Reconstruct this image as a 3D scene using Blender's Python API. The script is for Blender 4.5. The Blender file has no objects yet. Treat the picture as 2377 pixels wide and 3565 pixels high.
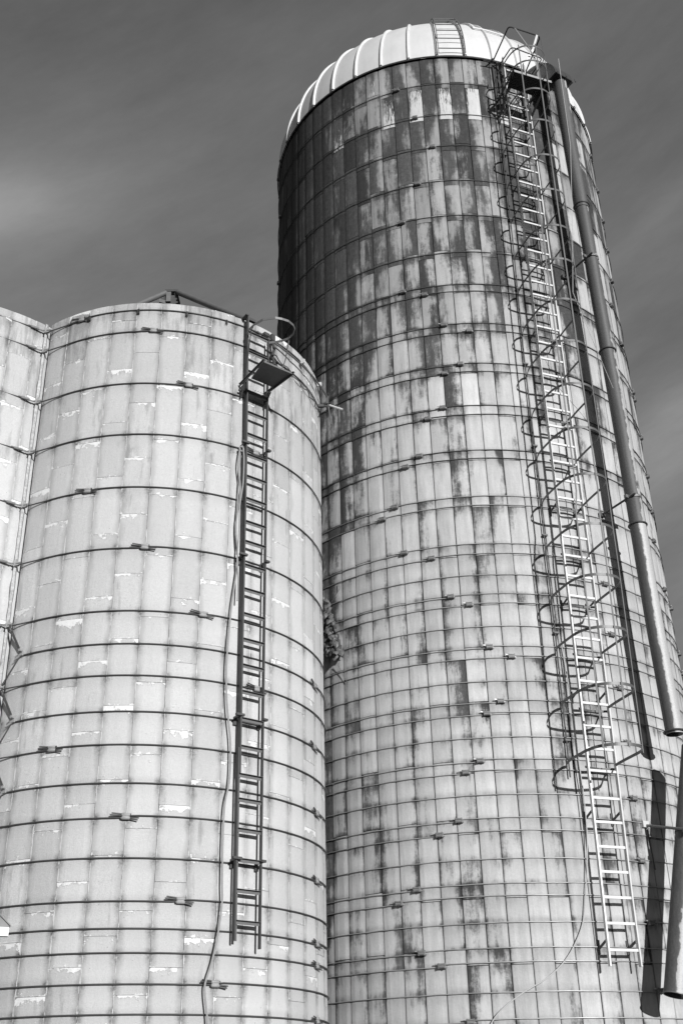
import bpy, math, random
import numpy as np
from mathutils import Vector, Matrix, noise as mnoise
S = bpy.context.scene
COL = S.collection
R_ = math.radians
rng = random.Random(7)
nrg = np.random.RandomState(11)

# ------------------------------------------------------------------ camera
PITCH, ROLL = 0.49590606, -0.02255332
cp, sp, cr, sr = math.cos(PITCH), math.sin(PITCH), math.cos(ROLL), math.sin(ROLL)
r0 = Vector((1, 0, 0)); up0 = Vector((0, -sp, cp)); fw = Vector((0, cp, sp))
cx = cr*r0 + sr*up0; cy = -sr*r0 + cr*up0
cam_d = bpy.data.cameras.new('camera'); cam = bpy.data.objects.new('camera', cam_d); COL.objects.link(cam)
cam.matrix_world = Matrix((cx, cy, -fw)).transposed().to_4x4()
cam_d.sensor_fit = 'VERTICAL'; cam_d.sensor_height = 36.0; cam_d.lens = 3874.62/3565*36
cam_d.clip_start = .1; cam_d.clip_end = 6000
S.camera = cam

# ------------------------------------------------------------------ light
SUN_AZ, SUN_EL = 152.0, 16.0
W = bpy.data.worlds.new('World'); S.world = W; W.use_nodes = True
wt = W.node_tree; wn = wt.nodes; wl = wt.links
bg = wn['Background']; bg.inputs[1].default_value = .15
def wnode(t, **k):
    n = wn.new(t)
    for a, b in k.items(): setattr(n, a, b)
    return n
sky = wnode('ShaderNodeTexSky', sky_type='NISHITA', sun_disc=False)
sky.sun_elevation = R_(SUN_EL); sky.sun_rotation = R_(SUN_AZ)
sep = wnode('ShaderNodeSeparateColor'); wl.new(sky.outputs[0], sep.inputs[0])
def wmath(op, a, b=None, c=None, clamp=False):
    n = wnode('ShaderNodeMath', operation=op); n.use_clamp = clamp
    for i, v in enumerate((a, b, c)):
        if v is None: continue
        if isinstance(v, (int, float)): n.inputs[i].default_value = v
        else: wl.new(v, n.inputs[i])
    return n.outputs[0]
base = wmath('MINIMUM', wmath('MULTIPLY', wmath('POWER', sep.outputs[0], .75), 1.13), 1.22)     # the red-filtered black and white sky
tc = wnode('ShaderNodeTexCoord')
def wnoise(scl, sx, sy, sz, det, rough, rotz=0, rotx=0, roty=0):
    mp = wnode('ShaderNodeMapping'); mp.inputs['Scale'].default_value = (sx, sy, sz)
    mp.inputs['Rotation'].default_value = (rotx, roty, rotz)
    mp.inputs['Rotation'].default_value = (0, 0, 0)
    mr = wnode('ShaderNodeMapping'); mr.inputs['Rotation'].default_value = (rotx, roty, rotz)
    wl.new(tc.outputs['Generated'], mr.inputs[0]); wl.new(mr.outputs[0], mp.inputs[0])
    n = wnode('ShaderNodeTexNoise'); n.inputs['Scale'].default_value = scl
    n.inputs['Detail'].default_value = det; n.inputs['Roughness'].default_value = rough
    wl.new(mp.outputs[0], n.inputs['Vector']); return n.outputs[0]
def wblob(az, el, wa, we, tilt, amp):
    # a soft bank of thin cirrus round one direction of the sky
    d = Vector((math.sin(R_(az))*math.cos(R_(el)), math.cos(R_(az))*math.cos(R_(el)), math.sin(R_(el))))
    right = Vector((math.cos(R_(az)), -math.sin(R_(az)), 0)); up = right.cross(d)
    a = right*math.cos(tilt)+up*math.sin(tilt); b = -right*math.sin(tilt)+up*math.cos(tilt)
    def dot(v):
        n = wnode('ShaderNodeVectorMath', operation='DOT_PRODUCT'); wl.new(tc.outputs['Generated'], n.inputs[0])
        n.inputs[1].default_value = v; return n.outputs['Value']
    qa = wmath('POWER', wmath('DIVIDE', wmath('ABSOLUTE', dot(a)), wa), 2.0)
    qb = wmath('POWER', wmath('DIVIDE', wmath('ABSOLUTE', dot(b)), we), 2.0)
    e = wmath('EXPONENT', wmath('MULTIPLY', wmath('ADD', qa, qb), -1.0))
    return wmath('MULTIPLY', e, amp)
n1 = wnoise(2.4, .8, 1, 3.0, 8, .60, 0, 0, .30)
n2 = wnoise(6.5, .7, 1, 3.2, 10, .70, 0, 0, .38)
tex = wmath('ADD', wmath('MULTIPLY', n1, .65), wmath('MULTIPLY', n2, .35))
thin = wmath('SUBTRACT', tex, .5)
blobs = wmath('ADD', wblob(-26, 40.8, .13, .034, .42, 1.5), wmath('ADD', wblob(21, 31.5, .09, .035, .55, 1.0), wblob(24, 42.5, .10, .014, .55, .30)))
blobs = wmath('ADD', blobs, wblob(-3, 50, .22, .03, .2, .15))
cloud = wmath('ADD', wmath('MULTIPLY', thin, 1.7), wmath('MULTIPLY', blobs, wmath('MULTIPLY', tex, 1.25)))
tot = wmath('MULTIPLY', base, wmath('ADD', 1.0, cloud))
wl.new(tot, bg.inputs[0])

sd = bpy.data.lights.new('sun', 'SUN'); sd.energy = 5.0; sd.angle = R_(.5)
so = bpy.data.objects.new('sun', sd); COL.objects.link(so)
sv = Vector((math.sin(R_(SUN_AZ))*math.cos(R_(SUN_EL)), math.cos(R_(SUN_AZ))*math.cos(R_(SUN_EL)), math.sin(R_(SUN_EL))))
so.rotation_euler = sv.to_track_quat('Z', 'Y').to_euler()
S.view_settings.view_transform = 'Standard'; S.view_settings.look = 'None'
S.view_settings.exposure = 0.0; S.view_settings.gamma = 1.0

# ------------------------------------------------------------------ helpers
class MB:
    """collects faces and becomes ONE mesh object"""
    def __init__(s): s.v = []; s.f = []
    def add(s, vs, fs):
        o = len(s.v); s.v += [tuple(v) for v in vs]; s.f += [tuple(i+o for i in f) for f in fs]
    def box(s, c, hx, hy, hz):
        c, hx, hy, hz = Vector(c), Vector(hx), Vector(hy), Vector(hz)
        vs = [c+a*hx+b*hy+d*hz for a in (-1, 1) for b in (-1, 1) for d in (-1, 1)]
        s.add(vs, [(0,1,3,2),(4,6,7,5),(0,4,5,1),(2,3,7,6),(0,2,6,4),(1,5,7,3)])
    def bar(s, p, q, w, t, side=None):
        """rectangular bar from p to q, w across the side direction, t thick"""
        p, q = Vector(p), Vector(q); d = q-p; L = d.length; d.normalize()
        side = Vector(side) if side is not None else Vector((0, 0, 1))
        side = (side - side.dot(d)*d).normalized(); n = d.cross(side)
        s.box((p+q)/2, d*L/2, side*w/2, n*t/2)
    def tube(s, path, r, n=8, closed=False, caps=True):
        P = [Vector(p) for p in path]; N = len(P); rings = []
        prev = None
        for i in range(N):
            if closed: t = P[(i+1) % N]-P[i-1]
            else: t = P[min(i+1, N-1)]-P[max(i-1, 0)]
            t.normalize()
            if prev is None:
                a = Vector((0, 0, 1)) if abs(t.z) < .9 else Vector((1, 0, 0))
                u = (a-a.dot(t)*t).normalized()
            else:
                u = (prev-prev.dot(t)*t).normalized()
            prev = u; w = t.cross(u)
            rr = r[i] if hasattr(r, '__len__') else r
            rings.append([P[i]+rr*(math.cos(2*math.pi*k/n)*u+math.sin(2*math.pi*k/n)*w) for k in range(n)])
        vs = [v for g in rings for v in g]; fs = []
        m = N if closed else N-1
        for i in range(m):
            j = (i+1) % N
            for k in range(n):
                fs.append((i*n+k, i*n+(k+1) % n, j*n+(k+1) % n, j*n+k))
        if caps and not closed:
            fs.append(tuple(range(n-1, -1, -1))); fs.append(tuple((N-1)*n+k for k in range(n)))
        s.add(vs, fs)
    def strip(s, path, width_dir, w, t):
        """flat bar swept along a path; width_dir per point or one vector"""
        P = [Vector(p) for p in path]; N = len(P); vs = []
        for i in range(N):
            d = (P[min(i+1, N-1)]-P[max(i-1, 0)]).normalized()
            wd = Vector(width_dir[i] if isinstance(width_dir, list) else width_dir)
            wd = (wd-wd.dot(d)*d).normalized(); nn = d.cross(wd)
            vs += [P[i]+a*wd*w/2+b*nn*t/2 for a, b in ((-1, -1), (1, -1), (1, 1), (-1, 1))]
        fs = []
        for i in range(N-1):
            for k in range(4): fs.append((i*4+k, i*4+(k+1) % 4, i*4+4+(k+1) % 4, i*4+4+k))
        fs += [(3, 2, 1, 0), tuple((N-1)*4+k for k in range(4))]
        s.add(vs, fs)
    def build(s, name, mat, parent=None, smooth=False, bevel=0):
        me = bpy.data.meshes.new(name); 
        pv = parent.matrix_world.translation if parent is not None else Vector((0, 0, 0))
        base = ORG.get(parent.name, Vector((0, 0, 0))) if parent is not None else Vector((0, 0, 0))
        me.from_pydata([tuple(Vector(v)-base) for v in s.v], [], s.f); me.materials.append(mat)
        if smooth:
            me.polygons.foreach_set('use_smooth', [True]*len(me.polygons))
        me.update()
        o = bpy.data.objects.new(name, me); COL.objects.link(o)
        if smooth:
            try: me.set_sharp_from_angle(angle=R_(40))
            except Exception: pass
        if bevel:
            b = o.modifiers.new('bevel', 'BEVEL'); b.width = bevel; b.segments = 2; b.limit_method = 'ANGLE'
        if parent is not None:
            o.parent = parent; ORG[o.name] = base
        return o
ORG = {}
def thing(name, label, cat, loc=(0, 0, 0), group=None):
    o = bpy.data.objects.new(name, None); COL.objects.link(o); o.location = loc
    o['label'] = label; o['category'] = cat
    if group: o['group'] = group
    ORG[o.name] = Vector(loc); o.empty_display_size = .3
    return o

# ------------------------------------------------------------------ materials
def mat(name):
    m = bpy.data.materials.new(name); m.use_nodes = True
    return m, m.node_tree.nodes, m.node_tree.links, m.node_tree.nodes['Principled BSDF']
class NT:
    def __init__(s, m): s.n = m.node_tree.nodes; s.l = m.node_tree.links
    def math(s, op, a, b=None, c=None, clamp=False):
        n = s.n.new('ShaderNodeMath'); n.operation = op; n.use_clamp = clamp
        for i, v in enumerate((a, b, c)):
            if v is None: continue
            if isinstance(v, (int, float)): n.inputs[i].default_value = v
            else: s.l.new(v, n.inputs[i])
        return n.outputs[0]
    def attr(s, name):
        n = s.n.new('ShaderNodeAttribute'); n.attribute_name = name; return n.outputs['Fac']
    def comb(s, x, y, z):
        n = s.n.new('ShaderNodeCombineXYZ')
        for i, v in enumerate((x, y, z)):
            if isinstance(v, (int, float)): n.inputs[i].default_value = v
            else: s.l.new(v, n.inputs[i])
        return n.outputs[0]
    def obj(s):
        n = s.n.new('ShaderNodeTexCoord'); return n.outputs['Object']
    def scale(s, v, sc):
        n = s.n.new('ShaderNodeMapping'); n.inputs['Scale'].default_value = sc; s.l.new(v, n.inputs[0]); return n.outputs[0]
    def noise(s, v, scl, det=4, rough=.55):
        n = s.n.new('ShaderNodeTexNoise'); n.inputs['Scale'].default_value = scl; n.inputs['Detail'].default_value = det
        n.inputs['Roughness'].default_value = rough; s.l.new(v, n.inputs['Vector']); return n.outputs[0]
    def voro(s, v, scl, feat='F1'):
        n = s.n.new('ShaderNodeTexVoronoi'); n.feature = feat; n.inputs['Scale'].default_value = scl; s.l.new(v, n.inputs['Vector']); return n.outputs['Distance']
    def step(s, v, a, b):   # smooth 0..1 between a and b
        n = s.n.new('ShaderNodeMapRange'); n.interpolation_type = 'SMOOTHSTEP'
        s.l.new(v, n.inputs[0])
        for i, q in ((1, a), (2, b)):
            if isinstance(q, (int, float)): n.inputs[i].default_value = q
            else: s.l.new(q, n.inputs[i])
        return n.outputs[0]
    def mix(s, f, a, b):    # floats
        n = s.n.new('ShaderNodeMix'); n.data_type = 'FLOAT'
        for i, v in enumerate((f, a, b)):
            k = (0, 2, 3)[i]
            if isinstance(v, (int, float)): n.inputs[k].default_value = v
            else: s.l.new(v, n.inputs[k])
        return n.outputs[0]
    def bump(s, h, dist, strength=1.0):
        n = s.n.new('ShaderNodeBump'); n.inputs['Distance'].default_value = dist; n.inputs['Strength'].default_value = strength
        s.l.new(h, n.inputs['Height']); return n.outputs[0]

def simple(name, v, rough=.6, metal=0, var=.25, scl=14, bump=.0, vdark=None):
    m, n, l, b = mat(name); t = NT(m)
    o = t.obj(); a = t.noise(o, scl, 6, .65); c = t.noise(o, scl*5, 4, .6)
    f = t.math('ADD', t.math('MULTIPLY', t.math('SUBTRACT', a, .5), 2*var), t.math('MULTIPLY', t.math('SUBTRACT', c, .5), var))
    val = t.math('MULTIPLY', v, t.math('ADD', 1.0, f))
    l.new(t.comb(val, val, val), b.inputs['Base Color'])
    b.inputs['Roughness'].default_value = rough; b.inputs['Metallic'].default_value = metal
    if bump: l.new(t.bump(a, bump), b.inputs['Normal'])
    return m
M_dark = simple('dark_painted_steel', .07, .55, .3, .35, 20)
M_hoopA = simple('weathered_rod_steel', .075, .6, .3, .35, 8)
M_hoopB = simple('galvanised_rod_steel', .36, .45, .4, .6, 3)
M_hoopC = simple('dark_rod_steel', .10, .5, .4, .5, 3)
M_lug = simple('cast_iron_lug', .20, .6, .2, .5, 30)
M_lugA = simple('grey_cast_lug', .30, .65, .1, .35, 30)
M_cage = simple('cage_strap_steel', .17, .5, .4, .3, 9)
M_cageB = simple('dark_cage_strap', .12, .5, .35, .3, 9)
M_white = simple('aluminium_ladder', .60, .45, .15, .08, 20)
M_roofladder = simple('roof_ladder_steel', .16, .5, .3, .2, 20)
M_rope = simple('weathered_rope', .30, .9, 0, .3, 60)
M_ropeB = simple('pale_rope', .45, .9, 0, .2, 60)
M_wire = simple('light_wire', .55, .5, .2, .2, 60)
M_core_dark = simple('joint_recess', .03, .95, 0, .4, 10)
M_core_light = simple('mortar_recess', .20, .95, 0, .5, 12)
M_ground = simple('grass_ground', .035, .95, 0, .5, 1.5)
M_black = simple('blackened_sheet', .025, .6, .2, .3, 10)
M_board = simple('grey_gable_board', .22, .8, 0, .2, 12)
M_fascia = simple('white_fascia', .8, .5, 0, .05, 12)

# dome roof: white painted galvanised sheet, slightly weathered
m, n, l, b = mat('white_dome_sheet'); t = NT(m); o = t.obj()
a = t.noise(t.scale(o, (1, 1, .5)), 3.0, 6, .6); c = t.noise(o, 30, 4, .6)
d_ = t.noise(t.scale(o, (1, 1, .12)), 8, 6, .6)
v = t.math('ADD', .64, t.math('ADD', t.math('MULTIPLY', t.math('SUBTRACT', a, .5), .16), t.math('ADD', t.math('MULTIPLY', t.math('SUBTRACT', c, .5), .05), t.math('MULTIPLY', t.math('SUBTRACT', d_, .5), .16))))
l.new(t.comb(v, v, v), b.inputs['Base Color']); b.inputs['Roughness'].default_value = .5; b.inputs['Metallic'].default_value = .1
M_dome = m

# chute: dark galvanised pipe with flaking light coat
def pipe_mat(name, thr, seedoff, cpos):
    m, n, l, b = mat(name); t = NT(m); o = t.obj()
    a = t.noise(t.scale(o, (1.4, 1.4, .8)), 5.0, 8, .6)
    f = t.noise(o, 60, 4, .6)
    dr = t.noise(t.scale(o, (9, 9, .35)), 3, 5, .6)
    dark = t.math('ADD', .085, t.math('MULTIPLY', t.math('SUBTRACT', f, .5), .09))
    dark = t.math('MULTIPLY', dark, t.math('ADD', .45, t.math('MULTIPLY', dr, 1.1)))
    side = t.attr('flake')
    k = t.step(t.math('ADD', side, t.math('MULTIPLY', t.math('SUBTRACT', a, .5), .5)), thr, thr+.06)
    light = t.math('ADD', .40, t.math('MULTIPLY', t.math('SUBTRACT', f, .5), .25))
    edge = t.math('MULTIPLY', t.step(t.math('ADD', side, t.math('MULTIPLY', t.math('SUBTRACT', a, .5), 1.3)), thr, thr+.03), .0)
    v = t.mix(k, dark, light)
    l.new(t.comb(v, v, v), b.inputs['Base Color']); b.inputs['Roughness'].default_value = .6; b.inputs['Metallic'].default_value = .15
    return m
M_pipe = pipe_mat('dark_chute_pipe', .62, 0, 0)

# stave concrete of the tall silo
def stave_dark():
    m, n, l, b = mat('stained_stave_concrete'); t = NT(m)
    u, v, rnd, tone, mold, hd, wh = [t.attr(k) for k in ('su', 'sv', 'rnd', 'tone', 'mold', 'hd', 'wh')]
    ob = t.obj()
    P = t.comb(t.math('ADD', t.math('MULTIPLY', u, .26), t.math('MULTIPLY', rnd, 53.0)), t.math('ADD', t.math('MULTIPLY', v, .76), t.math('MULTIPLY', rnd, 29.0)), t.math('MULTIPLY', rnd, 7.0))
    streak = t.noise(t.scale(P, (1, .22, 1)), 11, 6, .62)
    blot = t.noise(t.scale(P, (1, .6, 1)), 6, 6, .6)
    fine = t.noise(ob, 38, 5, .75)
    fine2 = t.noise(ob, 110, 3, .7)
    eu = t.math('MINIMUM', u, t.math('SUBTRACT', 1.0, u))
    edge = t.math('SUBTRACT', 1.0, t.step(eu, .0, .16))
    ev = t.math('SUBTRACT', 1.0, t.step(v, .0, .10))
    G = t.noise(t.scale(ob, (1, 1, .16)), 2.6, 7, .62)
    G2 = t.noise(t.scale(ob, (1, 1, .10)), 9.0, 6, .65)
    mott = t.noise(t.scale(P, (1, .8, 1)), 17, 5, .7)
    body = t.math('ADD', t.math('ADD', t.math('MULTIPLY', streak, .42), t.math('MULTIPLY', blot, .36)), t.math('ADD', t.math('MULTIPLY', t.math('SUBTRACT', fine, .5), .24), t.math('ADD', t.math('MULTIPLY', G, .84), t.math('MULTIPLY', G2, .42))))
    q1 = t.math('SUBTRACT', t.math('FRACT', t.math('MULTIPLY', rnd, 31.7)), .5)
    q2 = t.math('SUBTRACT', t.math('FRACT', t.math('MULTIPLY', rnd, 77.1)), .5)
    wu = t.math('ADD', u, t.math('MULTIPLY', t.math('SUBTRACT', streak, .5), .5))
    body = t.math('ADD', body, t.math('MULTIPLY', t.math('MULTIPLY', q1, t.math('SUBTRACT', wu, .5)), .75))
    body = t.math('ADD', body, t.math('MULTIPLY', t.math('MULTIPLY', q2, t.math('SUBTRACT', v, .5)), .40))
    body = t.math('ADD', t.math('SUBTRACT', body, .52), t.math('MULTIPLY', t.math('SUBTRACT', mott, .5), .25))
    body = t.math('ADD', body, t.math('MULTIPLY', edge, .04))
    body = t.math('ADD', body, t.math('MULTIPLY', hd, .11))
    thr = t.math('SUBTRACT', .82, t.math('MULTIPLY', mold, .50))
    k = t.step(body, t.math('SUBTRACT', thr, .13), t.math('ADD', thr, .13))
    light = t.math('MULTIPLY', tone, t.math('ADD', .93, t.math('ADD', t.math('MULTIPLY', t.math('SUBTRACT', streak, .5), .5), t.math('MULTIPLY', t.math('SUBTRACT', .5, G2), .55))))
    light = t.math('MULTIPLY', light, t.math('ADD', 1.0, t.math('MULTIPLY', t.math('SUBTRACT', fine, .5), .35)))
    light = t.math('MULTIPLY', light, t.math('SUBTRACT', 1.0, t.math('MULTIPLY', hd, t.math('MULTIPLY', blot, .45))))
    dk = t.math('MULTIPLY', t.math('ADD', .008, t.math('MULTIPLY', t.math('MULTIPLY', fine, mott), .17)), t.math('ADD', .6, t.math('MULTIPLY', rnd, .8)))
    col = t.mix(t.math('MULTIPLY', k, .96), light, dk)
    # lichen flecks
    vo = t.voro(ob, 26); fl = t.math('SUBTRACT', 1.0, t.step(vo, .06, .12))
    sel = t.step(t.noise(ob, 9, 3, .6), .58, .66)
    col = t.mix(t.math('MULTIPLY', t.math('MULTIPLY', fl, sel), .6), col, .36)
    # edge dirt
    ee = t.math('SUBTRACT', 1.0, t.step(eu, .0, t.math('ADD', .01, t.math('MULTIPLY', blot, .09))))
    col = t.math('MULTIPLY', col, t.math('SUBTRACT', 1.0, t.math('MULTIPLY', ee, .34)))
    # whitewashed / scraped staves
    scr = t.noise(t.scale(P, (1, .10, 1)), 46, 5, .7)
    sh = t.math('ADD', t.math('SUBTRACT', scr, .5), t.math('ADD', t.math('MULTIPLY', t.math('SUBTRACT', .62, v), .22), t.math('MULTIPLY', t.math('SUBTRACT', wh, .5), .5)))
    sh = t.math('SUBTRACT', sh, t.math('MULTIPLY', t.math('SUBTRACT', 1.0, t.step(u, .02, .22)), .3))
    ws = t.math('MULTIPLY', t.step(sh, -.05, .07), t.math('GREATER_THAN', wh, .01))
    col = t.mix(t.math('MULTIPLY', ws, .85), col, t.math('ADD', .40, t.math('MULTIPLY', scr, .35)))
    l.new(t.comb(col, col, col), b.inputs['Base Color']); b.inputs['Roughness'].default_value = .88
    b.inputs['Specular IOR Level'].default_value = .25
    l.new(t.bump(t.math('ADD', fine, t.math('MULTIPLY', fine2, .5)), .006, .7), b.inputs['Normal'])
    return m
M_staveB = stave_dark()

# pale concrete with white mortar smears on the horizontal joints
def stave_pale():
    m, n, l, b = mat('pale_stave_concrete'); t = NT(m)
    u, v, rnd, tone, mold, hd = [t.attr(k) for k in ('su', 'sv', 'rnd', 'tone', 'mold', 'hd')]
    ob = t.obj()
    P = t.comb(t.math('ADD', t.math('MULTIPLY', u, .31), t.math('MULTIPLY', rnd, 53.0)), t.math('ADD', t.math('MULTIPLY', v, .76), t.math('MULTIPLY', rnd, 29.0)), t.math('MULTIPLY', rnd, 7.0))
    streak = t.noise(t.scale(P, (1, .12, 1)), 13, 6, .6)
    blot = t.noise(t.scale(P, (1, .6, 1)), 6, 6, .6)
    fine = t.noise(ob, 32, 7, .85)
    grit = t.noise(ob, 95, 4, .85)
    big = t.noise(t.scale(ob, (1, 1, .35)), 1.7, 6, .6)
    eu = t.math('MINIMUM', u, t.math('SUBTRACT', 1.0, u))
    val = t.math('MULTIPLY', tone, t.math('ADD', 1.0, t.math('ADD', t.math('MULTIPLY', t.math('SUBTRACT', fine, .5), .42), t.math('MULTIPLY', t.math('SUBTRACT', big, .5), .34))))
    val = t.math('MULTIPLY', val, t.math('ADD', 1.0, t.math('MULTIPLY', t.math('SUBTRACT', grit, .5), t.math('ADD', .25, t.math('MULTIPLY', mold, .8)))))
    sk = t.step(t.math('ADD', streak, t.math('MULTIPLY', blot, .4)), t.math('SUBTRACT', .95, t.math('MULTIPLY', mold, .36)), t.math('SUBTRACT', 1.15, t.math('MULTIPLY', mold, .36)))
    val = t.math('MULTIPLY', val, t.math('SUBTRACT', 1.0, t.math('MULTIPLY', sk, .30)))
    # grime halo beside the vertical seams and under the hoops
    seam = t.math('SUBTRACT', 1.0, t.step(eu, .0, t.math('ADD', .03, t.math('MULTIPLY', t.math('POWER', blot, 2.0), .75))))
    val = t.math('MULTIPLY', val, t.math('SUBTRACT', 1.0, t.math('MULTIPLY', t.math('MULTIPLY', seam, t.math('ADD', .45, t.math('MULTIPLY', t.step(fine, .25, .75), .55))), .32)))
    h2 = t.math('MULTIPLY', hd, t.math('ADD', .25, t.math('MULTIPLY', t.math('SUBTRACT', 1.0, t.step(eu, .0, .25)), .9)))
    val = t.math('MULTIPLY', val, t.math('SUBTRACT', 1.0, t.math('MULTIPLY', t.math('MULTIPLY', h2, t.step(fine, .3, .65)), .8)))
    # pits and lichen dots
    vo = t.voro(ob, 17); dot = t.math('SUBTRACT', 1.0, t.step(vo, .05, .11)); sel = t.step(t.noise(ob, 5, 3, .6), .50, .60)
    val = t.math('MULTIPLY', val, t.math('SUBTRACT', 1.0, t.math('MULTIPLY', t.math('MULTIPLY', dot, sel), .45)))
    vo2 = t.voro(ob, 50); dot2 = t.math('SUBTRACT', 1.0, t.step(vo2, .08, .16)); sel2 = t.step(t.noise(ob, 3, 3, .6), .52, .62)
    val = t.math('MULTIPLY', val, t.math('SUBTRACT', 1.0, t.math('MULTIPLY', t.math('MULTIPLY', dot2, sel2), .35)))
    # mortar on the horizontal joint (v near 1 = top of stave, v near 0 = bottom)
    jn = t.noise(t.scale(P, (1, 1, 1)), 10, 7, .68)
    jd = t.math('MINIMUM', t.math('MULTIPLY', t.math('SUBTRACT', 1.0, v), .76), 1.0)     # metres below the top joint
    jb = t.math('MULTIPLY', v, .76)
    amp = t.math('FRACT', t.math('MULTIPLY', rnd, 17.3))
    g1 = t.step(t.math('SUBTRACT', t.math('MULTIPLY', t.math('SUBTRACT', jn, t.math('SUBTRACT', .74, t.math('ADD', t.math('MULTIPLY', amp, .20), t.math('MULTIPLY', t.noise(ob, 1.3, 3, .6), .32)))), .42), jd), -.004, .003)
    g2 = t.step(t.math('SUBTRACT', t.math('MULTIPLY', t.math('SUBTRACT', t.noise(P, 21, 5, .6), .54), .28), jb), -.006, .002)
    # vertical mortar ribbon beside some seams
    vs = t.step(t.noise(t.scale(P, (.2, 1, 1)), 5.0, 3, .5), .44, .50)
    ribw = t.math('ADD', .018, t.math('MULTIPLY', t.math('SUBTRACT', jn, .5), .07))
    ur = t.math('SUBTRACT', 1.0, u)
    rib = t.math('MULTIPLY', t.math('LESS_THAN', t.math('MINIMUM', u, t.math('ADD', ur, .012)), ribw), vs)
    mm = t.step(t.noise(ob, 7, 5, .7), .35, .6)
    patch = t.math('MULTIPLY', t.step(t.noise(P, 12, 5, .65), .70, .72), t.step(t.math('ADD', jd, 0.0), .20, .05))
    g = t.math('MAXIMUM', t.math('MAXIMUM', g1, t.math('MULTIPLY', g2, .8)), t.math('MAXIMUM', t.math('MULTIPLY', rib, t.math('ADD', .35, t.math('MULTIPLY', mm, .6))), t.math('MULTIPLY', patch, .7)))
    col = t.mix(t.math('MULTIPLY', g, .92), val, .78)
    l.new(t.comb(col, col, col), b.inputs['Base Color']); b.inputs['Roughness'].default_value = .9
    b.inputs['Specular IOR Level'].default_value = .2
    l.new(t.bump(t.math('ADD', t.math('ADD', fine, t.math('MULTIPLY', grit, .8)), t.math('MULTIPLY', g, .8)), .009, .8), b.inputs['Normal'])
    return m
M_staveA = stave_pale()

# leaves
m, n, l, b = mat('vine_leaf'); t = NT(m); o = t.obj(); a = t.noise(o, 18, 3, .6)
v = t.math('ADD', .04, t.math('MULTIPLY', a, .15)); l.new(t.comb(v, v, v), b.inputs['Base Color']); b.inputs['Roughness'].default_value = .5
M_leaf = m
M_stem = simple('vine_stem', .12, .9, 0, .3, 40)

# ------------------------------------------------------------------ positions
UA, UB = 1.70, 3.20
CA = Vector((-1.44063505*UA, 7.8515584*UA, 0)); RA = 1.27926521*UA
CC = Vector((-3.178*UA, 7.679*UA, 0)); RC = RA
CB = Vector((.64566675*UB, 5.35175782*UB, 0)); RB = UB
GZ = -1.6
def pol(C, R, a, z): return Vector((C.x+R*math.cos(R_(a)), C.y+R*math.sin(R_(a)), z))
def pB(a, off, zr): return pol(CB, RB+off, a, zr*UB)
def pA(a, off, zm): return pol(CA, RA+off, a, zm)
def nrm(a): return Vector((math.cos(R_(a)), math.sin(R_(a)), 0))
def tan(a): return Vector((-math.sin(R_(a)), math.cos(R_(a)), 0))
def interp(x, xs, ys): return float(np.interp(x, xs, ys))

# ground
g = MB(); g.add([(-3000, -3000, GZ), (3000, -3000, GZ), (3000, 3000, GZ), (-3000, 3000, GZ)], [(0, 1, 2, 3)])
go = g.build('ground', M_ground); go['kind'] = 'structure'

# hoop heights read off each silo
HB = [5.28, 5.063, 4.819, 4.583, 4.329, 4.083, 3.838, 3.626, 3.582, 3.381, 3.336, 3.142, 3.094, 2.901, 2.851, 2.656, 2.612, 2.415, 2.369, 2.177, 2.129, 2.034, 1.937, 1.894, 1.795, 1.698, 1.654, 1.553, 1.462, 1.412, 1.318, 1.221, 1.178, 1.089, 0.992, 0.943, 0.846, 0.748, 0.704, 0.616, 0.521, 0.472, 0.378, 0.282]
HBx = [.235, .14, .045, -.003, -.10, -.195, -.24, -.335]
HA = [9.003, 8.689, 7.902, 7.168, 6.422, 5.654, 4.892, 4.507, 4.149, 3.752, 3.375, 3.001, 2.65, 2.263, 1.859, 1.609, 1.392, 1.118, 0.859]
HAx = [.60, .36, .10, -.16, -.42]
ZA_TOP = 9.138

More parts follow.
